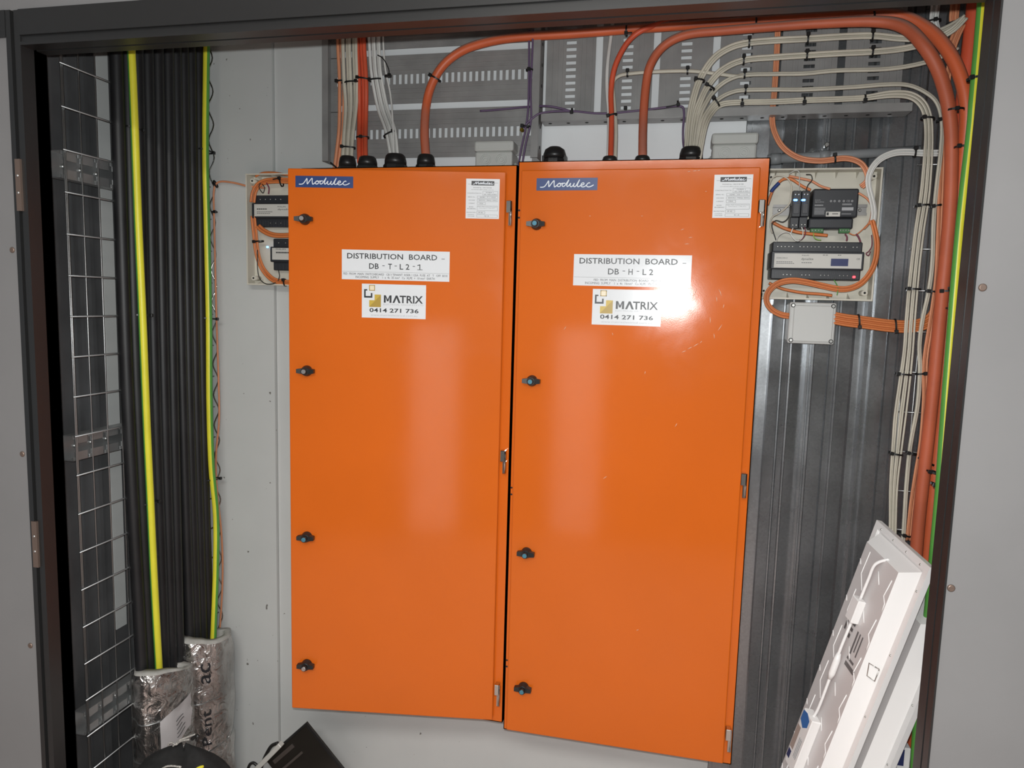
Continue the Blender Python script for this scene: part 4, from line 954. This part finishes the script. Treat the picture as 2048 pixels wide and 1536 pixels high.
controller('long charcoal controller with a cream label and red light in the right enclosure', 1542, 1728, 483, 559, 1.905, 1.985, ((1708, 554), 'redled'), True,
           [('PHILIPS', .335, .41, .615, .645), ('dynalite', .33, .46, .49, .57), ('DDBC300-D', .06, .18, .54, .575), (None, .06, .24, .445, .465), (None, .06, .26, .405, .425), (None, .335, .45, .43, .45), ('CE', .92, .955, .53, .575), (None, .56, .62, .635, .655), (None, .72, .76, .635, .655)])
controller('charcoal controller with a cream label, upper one in the left enclosure', 503, 640, 389, 453, 1.925, 1.962, None, False,
           [('PHILIPS', .33, .43, .60, .635), ('dynalite', .33, .50, .50, .56), (None, .07, .20, .53, .565), (None, .07, .27, .45, .47), (None, .07, .24, .40, .42)], 14, (.32, .70), bL[0] - .02)
controller('charcoal controller with a blue light, lower one in the left enclosure', 540, 640, 477, 541, 1.925, 1.962, ((535, 494), 'bluled'), False,
           [('PHILIPS', .1, .26, .64, .68), (None, .1, .34, .53, .58)], 8, (.33, .70), bL[0] - .02)
for lab, pts, r, mt in [
    ('orange cable arching over the top of the left enclosure', [(511, 353, 1.93), (525, 346), (545, 345), (565, 348), (584, 351)], .0032, 'orange_c'),
    ('black wire hanging from the top of the left enclosure', [(521, 366, 1.92), (518, 375), (526, 386), (529, 375), (524, 368)], .0013, 'black'),
    ('black wire sagging along the foot of the left enclosure', [(515, 500, 1.92), (515, 535), (519, 556), (530, 567), (544, 568), (551, 565)], .0014, 'black'),
    ('grey wire down from the lower controller in the left enclosure', [(557, 541, 1.915), (559, 552), (556, 562)], .0014, 'black'),
    ('maroon wire at the top of the left enclosure', [(533, 366, 1.92), (538, 376), (537, 388)], .002, 'purplewire')]:
    cable(lab, pts, r, mt, name='wire' if r < .002 else 'cable')
fan([('orange cable curving round the upper left of the left enclosure', 'orange cables, upper left enclosure', Yk([(506, 405), (509, 385), (518, 370), (533, 363), (555, 361), (585, 362)], 1.93), 11, 3, 'orange_c'),
     ('orange cable sweeping down the left edge of the left enclosure', 'orange cables, lower left enclosure', Yk([(507, 432), (511, 470), (515, 505), (524, 533), (539, 553), (557, 563), (588, 566)], 1.93), 10, 3, 'orange_c'),
     ('orange cable between the two controllers of the left enclosure', 'orange cables between the left controllers', Yk([(516, 452), (525, 460), (540, 468), (558, 471), (588, 470)], 1.93), 9, 2, 'orange_c')])

# small square box below the right enclosure
a, b, c_, d = R4(1577, 1671, 605, 688, 1.925)
sq = thing('junction_box', 'small square grey box below the right enclosure with a screwed lid', 'junction box', ((a + b) / 2, 1.99, c_))
mb = MB(); mb.bbox(a + .002, b - .002, 1.935, 1.994, c_ + .002, d - .002, .005, 2); mb.build('base', 'greyplastic', sq)
mb = MB(); mb.bbox(a, b, 1.925, 1.935, c_, d, .004, 2); mb.bbox(a + .010, b - .006, 1.9225, 1.926, c_ + .005, d - .007, .002, 1)
lid = mb.build('lid', 'lidplastic', sq)
for x in (a + .008, b - .008):
    for z in (c_ + .008, d - .008):
        mb = MB(); mb.cyl((x, 1.9222, z), (x, 1.926, z), .0052, n=14, mi=1); mb.cyl((x, 1.9216, z), (x, 1.924, z), .0034, n=12); mb.build('lid_screw', ['screwm', 'darkcore'], lid)

# ------------------------------------------------------------------ LED panels leaning at the bottom right
A0 = atD(1755, 1040, 1.65); B0 = atD(1862, 1135, 1.43); U = (B0 - A0); WID = U.length; U.normalize()
ql = ray(1698, 1536); D1 = (B0 - EYE).dot(U) / ql.dot(U); Vd = (EYE + ql * D1 - B0).normalized(); N = U.cross(Vd)
if N.dot(CW) > 0: N = -N
LEN = 1.12
corner_z = min((A0 + Vd * t).z for t in (LEN,)); 
LEN = (B0.z - 0.012) / -Vd.z if Vd.z < 0 else 1.1
LEN = min(LEN, (A0.z - 0.012) / -Vd.z)
def panel(label, shift, detail=True, slide=0.0):
    O = A0 - N * shift + Vd * slide + V((0, 0, 0)); L_ = LEN - slide
    X = lambda p: O + U * p.x + Vd * p.y + N * p.z
    root = thing('troffer_light', label, 'light panel', X(V((WID / 2, L_, 0))))
    fr = .016; mb = MB()
    mb.box(0, WID, 0, L_, -.010, -.004, 0, X); mb.box(0, fr, 0, L_, -.004, .002, 0, X); mb.box(WID - fr, WID, 0, L_, -.004, .002, 0, X); mb.box(fr, WID - fr, 0, fr, -.004, .002, 0, X); mb.box(fr, WID - fr, L_ - fr, L_, -.004, .002, 0, X)
    mb.build('frame', 'panel', root)
    i0, i1, h = .022, .042, .03
    e = [(i0, i0, -.003), (WID - i0, i0, -.003), (WID - i0, L_ - i0, -.003), (i0, L_ - i0, -.003), (i1, i1, h), (WID - i1, i1, h), (WID - i1, L_ - i1, h), (i1, L_ - i1, h)]
    mb = MB(); mb.add([X(V(p)) for p in e], [(0, 1, 5, 4), (1, 2, 6, 5), (2, 3, 7, 6), (3, 0, 4, 7)], 0); mb.add([X(V(p)) for p in e[4:]], [(0, 1, 2, 3)], 1)
    mb.build('back_pan', ['panel', 'panbase'], root)
    mb = MB()
    for k in range(4): mb.lathe(X(V((.03 + (WID - .06) * k / 3, .010, .002))), N, [(.0025, 0), (.0025, .001), (.001, .002)], 8)
    for k in range(7): mb.lathe(X(V((WID - .010, .06 + .15 * k, .002))), N, [(.0025, 0), (.0025, .001), (.001, .002)], 8)
    mb.build('frame_screws', 'screwm', root)
    if not detail: return root, X
    T = lambda p: X(V((p.x, p.y, h + p.z)))
    mb = MB(); pl, pr = i1, WID - i1; pw = pr - pl; y = i1 + .012; k = 0
    def line(pts): mb.tube([T(V((pl + a * pw, b, .0004))) for a, b in pts], .0016, 6, 0, .5, N)
    while y < L_ - .12:
        line([(.18, y), (.16, y + .055), (.34, y + .085)]); line([(.93, y + .012), (.88, y + .052), (.97, y + .064), (.97, y + .082)]); line([(.0, y + .030), (.06, y + .040)]); line([(.55, y + .02), (.68, y + .042)])
        y += .093
    mb.build('embossed_ribs', 'panel', root)
    mb = MB(); mb.bbox(.46 * pw + pl - .014, .46 * pw + pl + .016, .150, .205, h, h + .018, .002, 1, 0, X); mb.build('cable_entry_box', 'panel', root)
    mb = MB(); P = [T(V((pl + .62 * pw, .038, -.006))), T(V((pl + .55 * pw, .06, .012))), T(V((pl + .50 * pw, .10, .010))), T(V((pl + .47 * pw, .15, .008)))]; mb.tube(spline(P), .0034, 8)
    P = [T(V((pl + .47 * pw, .205, .008))), T(V((pl + .50 * pw, .27, .012))), T(V((pl + .52 * pw, .36, .012))), T(V((pl + .50 * pw, .43, .010))), T(V((pl + .45 * pw, .462, .010)))]; mb.tube(spline(P), .0034, 8)
    cb = mb.build('supply_cable', 'panel', root)
    mb = MB(); P = [T(V((pl + .51 * pw, .285, .012))), T(V((pl + .515 * pw, .30, .012))), T(V((pl + .52 * pw, .335, .012))), T(V((pl + .52 * pw, .35, .012)))]; mb.tube(P, [.0045, .0075, .0075, .0045], 12); mb.build('plug_connector', 'panel', cb)
    mb = MB(); mb.bbox(pl + .28 * pw, pl + .62 * pw, .455, .60, h, h + .022, .002, 1, 0, X); dr = mb.build('led_driver', 'panel', root)
    mb = MB(); D = lambda p: X(V((pl + .28 * pw + p.x * .34 * pw, .455 + p.y * .145, h + .022 + p.z)))
    poly(mb, D, [(.05, .03), (.45, .0), (.80, .06), (.80, .18), (.45, .27), (.05, .20)], 0, .0006); mb.build('blue_label', 'bluesticker', dr)
    mb = MB(); rect(mb, D, .0, .35, .30, .72, 0, .0006); mb.build('tan_label', 'tan', dr)
    mb = MB(); rect(mb, D, .0, .30, .76, .90, 0, .0006); mb.build('navy_label', 'navy', dr)
    mb = MB()
    for i in range(3): rect(mb, D, .55 + i * .11, .60 + i * .11, .42, .78, 0, .0007)
    mb.build('print_lines', 'greyink', dr)
    mb = MB()
    for a, b, c2, d2 in ((.25, .30, .20, .24), (.34, .52, .205, .215), (.34, .5, .222, .230), (.34, .48, .237, .247), (.62, .66, .215, .27), (.70, .73, .215, .26), (.78, .81, .215, .265), (.60, .82, .278, .284), (.60, .9, .29, .30)): rect(mb, lambda p: T(V((pl + p.x * pw, p.y, p.z))), a, b, c2, d2, 0, .0006)
    mb.build('rating_print', 'softink', root)
    # triangular wire hanger on the sloped side
    mb = MB(); c0 = X(V((WID - .022, .262, .006))); P = [X(V((WID - .021, .252, .005))), X(V((WID - .034, .250, .022))), X(V((WID - .031, .278, .018))), X(V((WID - .021, .281, .005))), X(V((WID - .021, .252, .005)))]; mb.tube(P, .0013, 6); mb.build('wire_hanger', 'chrome', root)
    return root, X
panel('white panel light leaning with its cable and driver facing out', 0.0)
panel('second white panel light leaning behind the first, mostly its plain side showing', 0.085, False, 0.10)
# driver of a further panel glimpsed low down beside the frame
c = at(1818, 1510, 1.68)
drv = thing('led_driver', 'white driver with a blue patch low down beside the right door frame', 'driver', (c.x, c.y, 0))
p0 = at(1790, 1486, 1.68); p1 = at(1819, 1488, 1.68)
mb = MB(); mb.bbox(p0.x + .002, p1.x, 1.665, 1.69, 0.002, p0.z, .002, 1); mb.build('case', 'panel', drv)
mb = MB(); mb.box(p0.x + .0025, p0.x + .016, 1.6638, 1.666, p0.z - .042, p0.z - .004); mb.build('blue_label', 'navy', drv)
mb = MB(); mb.tube(spline(wp([(1808, 1492, 1.68), (1812, 1460), (1820, 1400), (1826, 1340)])), .003, 8); mb.build('lead', 'panel', drv)

# ------------------------------------------------------------------ things on the floor, lower left
ap = at(614, 1443, 1.86); q = math.sqrt(.5)
BX = lambda p: ap + V((q, 0, -q)) * p.x + V((-q, 0, -q)) * p.y + V((0, -1, 0)) * p.z + V((0, -.10, 0)) * ((p.x + p.y) * .35)
s_ = ap.z / q; la, lb = s_ * .52, s_ * .48 - .004
pn = thing('smoked_panel', 'dark smoked plastic panel standing on its corner below the left cabinet', 'panel', BX(V((la, lb, 0))))
mb = MB(); mb.bbox(0, la, 0, lb, -.003, .003, .0008, 1, 0, BX); mb.build('sheet', 'brownpanel', pn)
mb = MB(); mb.box(0, la, 0, .006, .003, .008, 0, BX); mb.box(0, .006, .006, lb, .003, .008, 0, BX); mb.build('raised_edge', 'black', pn)
mb = MB(); mb.box(.02, .032, .085, lb - .02, .003, .006, 0, BX); mb.box(.055, .062, .075, lb - .02, .003, .006, 0, BX); mb.build('moulded_bars', 'brownstrip', pn)
def bar(x0, y0, x1, y1, Y, w_, mt, label, name):
    a = at(x0, y0, Y); b = at(x1, y1, Y); d = (b - a).normalized(); k = -a.z / d.z if d.z else 1; e = a + d * (k - .004)
    sd = V((d.z, 0, -d.x)); X = lambda p: a + d * p.x + sd * p.y + V((0, -1, 0)) * p.z
    mb = MB(); mb.bbox(0, (e - a).length, -w_, 0, 0, .02, .0015, 1, 0, X); return tag(mb.build(name, mt), label, 'board')
bar(563, 1480, 508, 1536, 1.84, .014, 'devlabel', 'cream board edge leaning beside the dark smoked panel', 'board')
cable('black cable looping up behind the cream board', [(556, 1486, 1.90), (543, 1492), (533, 1508), (526, 1524), (520, 1548), (524, 1570)], .0055, 'black')
cable('coiled black cable end left of the cream board', [(520, 1538, 1.86), (508, 1526), (499, 1530), (496, 1545), (505, 1560), (516, 1552)], .0045, 'black')
# tool bag
bc = at(368, 1496, 1.50); zt2 = bc.z
bag = thing('tool_bag', 'black cloth bag with speckled drawcords in the bottom left corner', 'bag', (bc.x, bc.y, 0))
mb = MB(); n, k = 40, 22; vs = []; fs = []
rn = random.Random(3)
for i in range(k + 1):
    v = i / k
    for j in range(n):
        a = 2 * PI * j / n; f = (1 - max(0, (v - .72) / .28) ** 2.2 * .97) * (1 + .05 * math.sin(3 * a + v * 5) + .03 * math.sin(8 * a - v * 11))
        vs.append(V((bc.x + math.cos(a) * .135 * f, bc.y + math.sin(a) * .085 * f, v * (zt2 + .004) + .012 * math.sin(2 * a + 1) * v)))
for i in range(k):
    for j in range(n):
        q2 = (j + 1) % n; fs.append((i * n + j, i * n + q2, (i + 1) * n + q2, (i + 1) * n + j))
fs.append(tuple(k * n + j for j in range(n)))
mb.add(vs, fs, 0, True); mb.build('body', 'fabric', bag)
for pts in ([(346, 1492, 1.48), (352, 1487), (360, 1480), (372, 1475), (390, 1469)], [(336, 1490, 1.48), (342, 1485), (352, 1489), (362, 1482), (378, 1479)], [(320, 1540, 1.41), (332, 1533), (345, 1532), (362, 1534)]):
    mb = MB(); mb.tube(spline(wp(pts)), .0022, 6); mb.build('drawcord', 'cord', bag)
mb = MB(); mb.tube(spline(wp([(384, 1478, 1.48), (390, 1473), (396, 1472), (394, 1480)])), .0045, 8); mb.build('cord_toggle', 'black', bag)
mb = MB(); mb.tube(spline(wp([(390, 1540, 1.40), (398, 1535), (406, 1533)])), .003, 6); mb.build('yellow_tab', 'yellow', bag)

# ------------------------------------------------------------------ cable ties
T = tie
T('tie round the pale orange cables above the leftmost gland', 683, 163, 1.925, 9, -4, .010, -1)
T('tie round the beige cables, upper one above the leftmost gland', 704, 165, 1.92, 15, -2, .012, 1)
T('tie round the beige cables just above the leftmost gland', 697, 295, 1.875, 13, 4, .012, -1)
T('tie round the red cables, upper one beside the beige bundle', 727, 158, 1.925, 12, 8, .012, -1)
T('tie round the red cables just above their gland', 725, 275, 1.88, 12, 0, .012, 0)
T('tie round the white cables, upper one in the upright tray', 752, 160, 1.92, 13, -4, .012, -1)
T('tie round the white cables just above their gland', 780, 268, 1.88, 13, -24, .012, 1)
T('tie round the single thin white cable', 776, 152, 1.893, 6, 0, .006, 1)
T('thick tie round the arching orange cable above the left cabinet', 871, 157, 1.905, 11, 28, .014, -1)
T('tie round the purple cables, upper one on the upright tray', 1059, 140, 1.903, 6, 0, .007, 0)
T('tie round the purple cables, lower one by the brass bolt', 1052, 253, 1.90, 8, 4, .007, -1)
T('tie hanging the level orange cable left of the header scratch', 1253, 62, 1.90, 9, 90, .013, 1, -12)
T('tie round the level orange cables above the second slot column', 1511, 50, 1.89, 12, 90, .016, 1)
T('tie round the orange cables near the corner bend', 1745, 38, 1.86, 12, 90, .018, 1)
T('tie round the beige cable left of the thick orange one', 1255, 147, 1.90, 5, 90, .006, -1)
T('tie round the beige cable right of the thick orange one', 1375, 142, 1.90, 5, 90, .006, -1)
T('tie round the thinner orange cable and its neighbours', 1224, 231, 1.875, 9, -14, .010, -1)
T('tie on the purple cable at the left slot column', 1144, 222, 1.905, 4, 90, .005, 1)
T('tie on the purple cable below the middle slot column', 1251, 221, 1.905, 4, 90, .005, -1)
T('tie with an upright tail beside the beige bundle', 1356, 207, 1.905, 4, 80, .005, 1, 24)
T('tie round the first beige branch above the large gland', 1399, 161, 1.895, 9, 10, .012, -1)
T('tie round the second beige branch above the large gland', 1420, 175, 1.89, 9, 28, .012, -1)
T('tie round the lower beige branches by the slot column', 1432, 204, 1.885, 10, 52, .012, -1)
for i, (xx, yy) in enumerate(((1498, 85), (1615, 78), (1744, 72))): T('tie on the uppermost beige run, ' + ('left of three', 'middle of three', 'right of three')[i], xx, yy, 1.90, 8, 88, .010, -1)
for i, (xx, yy) in enumerate(((1487, 121), (1613, 111), (1744, 104))): T('tie on the second beige run, ' + ('left of three', 'middle of three', 'right of three')[i], xx, yy, 1.895, 7, 88, .010, -1)
T('tie on the third beige run over the slot column', 1489, 149, 1.90, 6, 90, .008, -1)
T('tie on the fourth beige run over the slot column', 1491, 180, 1.89, 6, 90, .008, -1)
for i, (xx, yy) in enumerate(((1484, 205), (1608, 201), (1729, 197))): T('tie on the lowest beige run, ' + ('left of three', 'middle of three', 'right of three')[i], xx, yy, 1.89, 6, 90, .009, 1)
T('tie round the pale orange cables above the enclosure', 1669, 317, 1.91, 7, 80, .009, -1)
T('tie round the beige arch at the right of the enclosure', 1829, 305, 1.905, 8, 88, .010, -1)
T('tie on the orange cables right of the small square box', 1717, 643, 1.93, 13, 84, .010, 1)
T('second tie on the orange cables right of the small square box', 1790, 652, 1.93, 13, 84, .010, 1)
T('tie round the beige drop just below its bend', 1855, 237, 1.88, 11, 4, .013, -1)
T('tie linking the white drop to the pale orange cables, below the bend', 1884, 240, 1.89, 9, -10, .012, -1)
T('tie round the beige drop beside the power supply', 1845, 411, 1.88, 12, -4, .013, -1)
T('tie round the white drop level with the relay modules', 1871, 412, 1.89, 9, -12, .013, -1)
T('tie round the beige drop at the foot of the right enclosure', 1826, 578, 1.88, 13, 2, .013, -1)
T('tie round the white drop at the foot of the right enclosure', 1862, 583, 1.89, 9, 4, .013, -1)
T('tie round the thick orange cables at the foot of the right enclosure', 1890, 582, 1.82, 14, -3, .020, -1)
T('tie round the earth and red cables at the foot of the right enclosure', 1911, 576, 1.64, 11, 0, .016, -1)
T('tie on the red cable level with the small square box', 1905, 617, 1.80, 10, 2, .02, -1)
T('tie round the beige drop below the small square box', 1806, 748, 1.88, 14, 4, .013, -1)
T('tie round the white drop below the small square box', 1840, 747, 1.89, 8, -8, .012, 1)
T('tie round the beige drop, lowest above the leaning panels', 1791, 907, 1.88, 12, 8, .013, -1)
T('tie round the white drop, lowest above the leaning panels', 1822, 906, 1.89, 9, 12, .013, -1)
T('tie round the thick orange cables above the leaning panels', 1852, 923, 1.845, 14, 24, .020, -1)
T('tie on the red cable above the leaning panels', 1864, 943, 1.82, 11, 14, .02, -1)
T('tie round the earth cable above the leaning panels', 1873, 970, 1.64, 9, 18, .016, -1)
T('tie round the earth cable at the upper right bend', 1950, 157, 1.62, 13, -8, .014, -1)
T('tie round the thick orange cables below the corner bend', 1908, 221, 1.79, 16, -3, .020, 0)
T('tie on the red cable level with the conduit', 1922, 295, 1.785, 11, 0, .02, -1)
T('tie round the white cables at the top right corner', 1868, 42, 1.93, 11, -4, .010, 0)
T('tie round the pale pink cables at the top right corner', 1906, 46, 1.92, 11, -12, .010, 1)
T('tie round the pale orange and white drops behind the leaning panel tip', 1806, 1068, 1.89, 13, 14, .013, 0)
for yy, w_ in ((257, 'uppermost'), (630, 'at mid height'), (1005, 'lowest')): T('tie round the left yellow-green cable, ' + w_, 268 + (yy - 257) * .043, yy, None, 18, 2, .013, 1, 0, None, .004, -1.345)
for yy, xx, w_ in ((302, 411, 'uppermost'), (637, 418, 'at mid height'), (958, 425, 'lowest')): T('tie round the yellow-green cable by the lining board, ' + w_, xx, yy, None, 17, 4, .013, 1, 0, None, .004, -1.345)
T('tie fixing the pale orange cable to the wavy tray edge', 431, 368, 1.952, 7, 60, .006, 0)
T('tie on the wavy tray edge below the pale orange bend', 429, 424, 1.95, 5, 0, .006, 1)
T('black tie at the top of the left enclosure', 563, 364, 1.93, 8, 80, .009, -1, 14)
T('black tie at the left edge of the left enclosure', 518, 483, 1.93, 9, -6, .009, -1)
T('black tie at the foot of the left enclosure', 570, 565, 1.93, 6, 84, .008, -1)
cable('black tie tail poking out left of the leftmost gland', [(661, 325, 1.86), (668, 331), (676, 338)], .0022, 'tie', name='loose_tie', cat='cable tie')
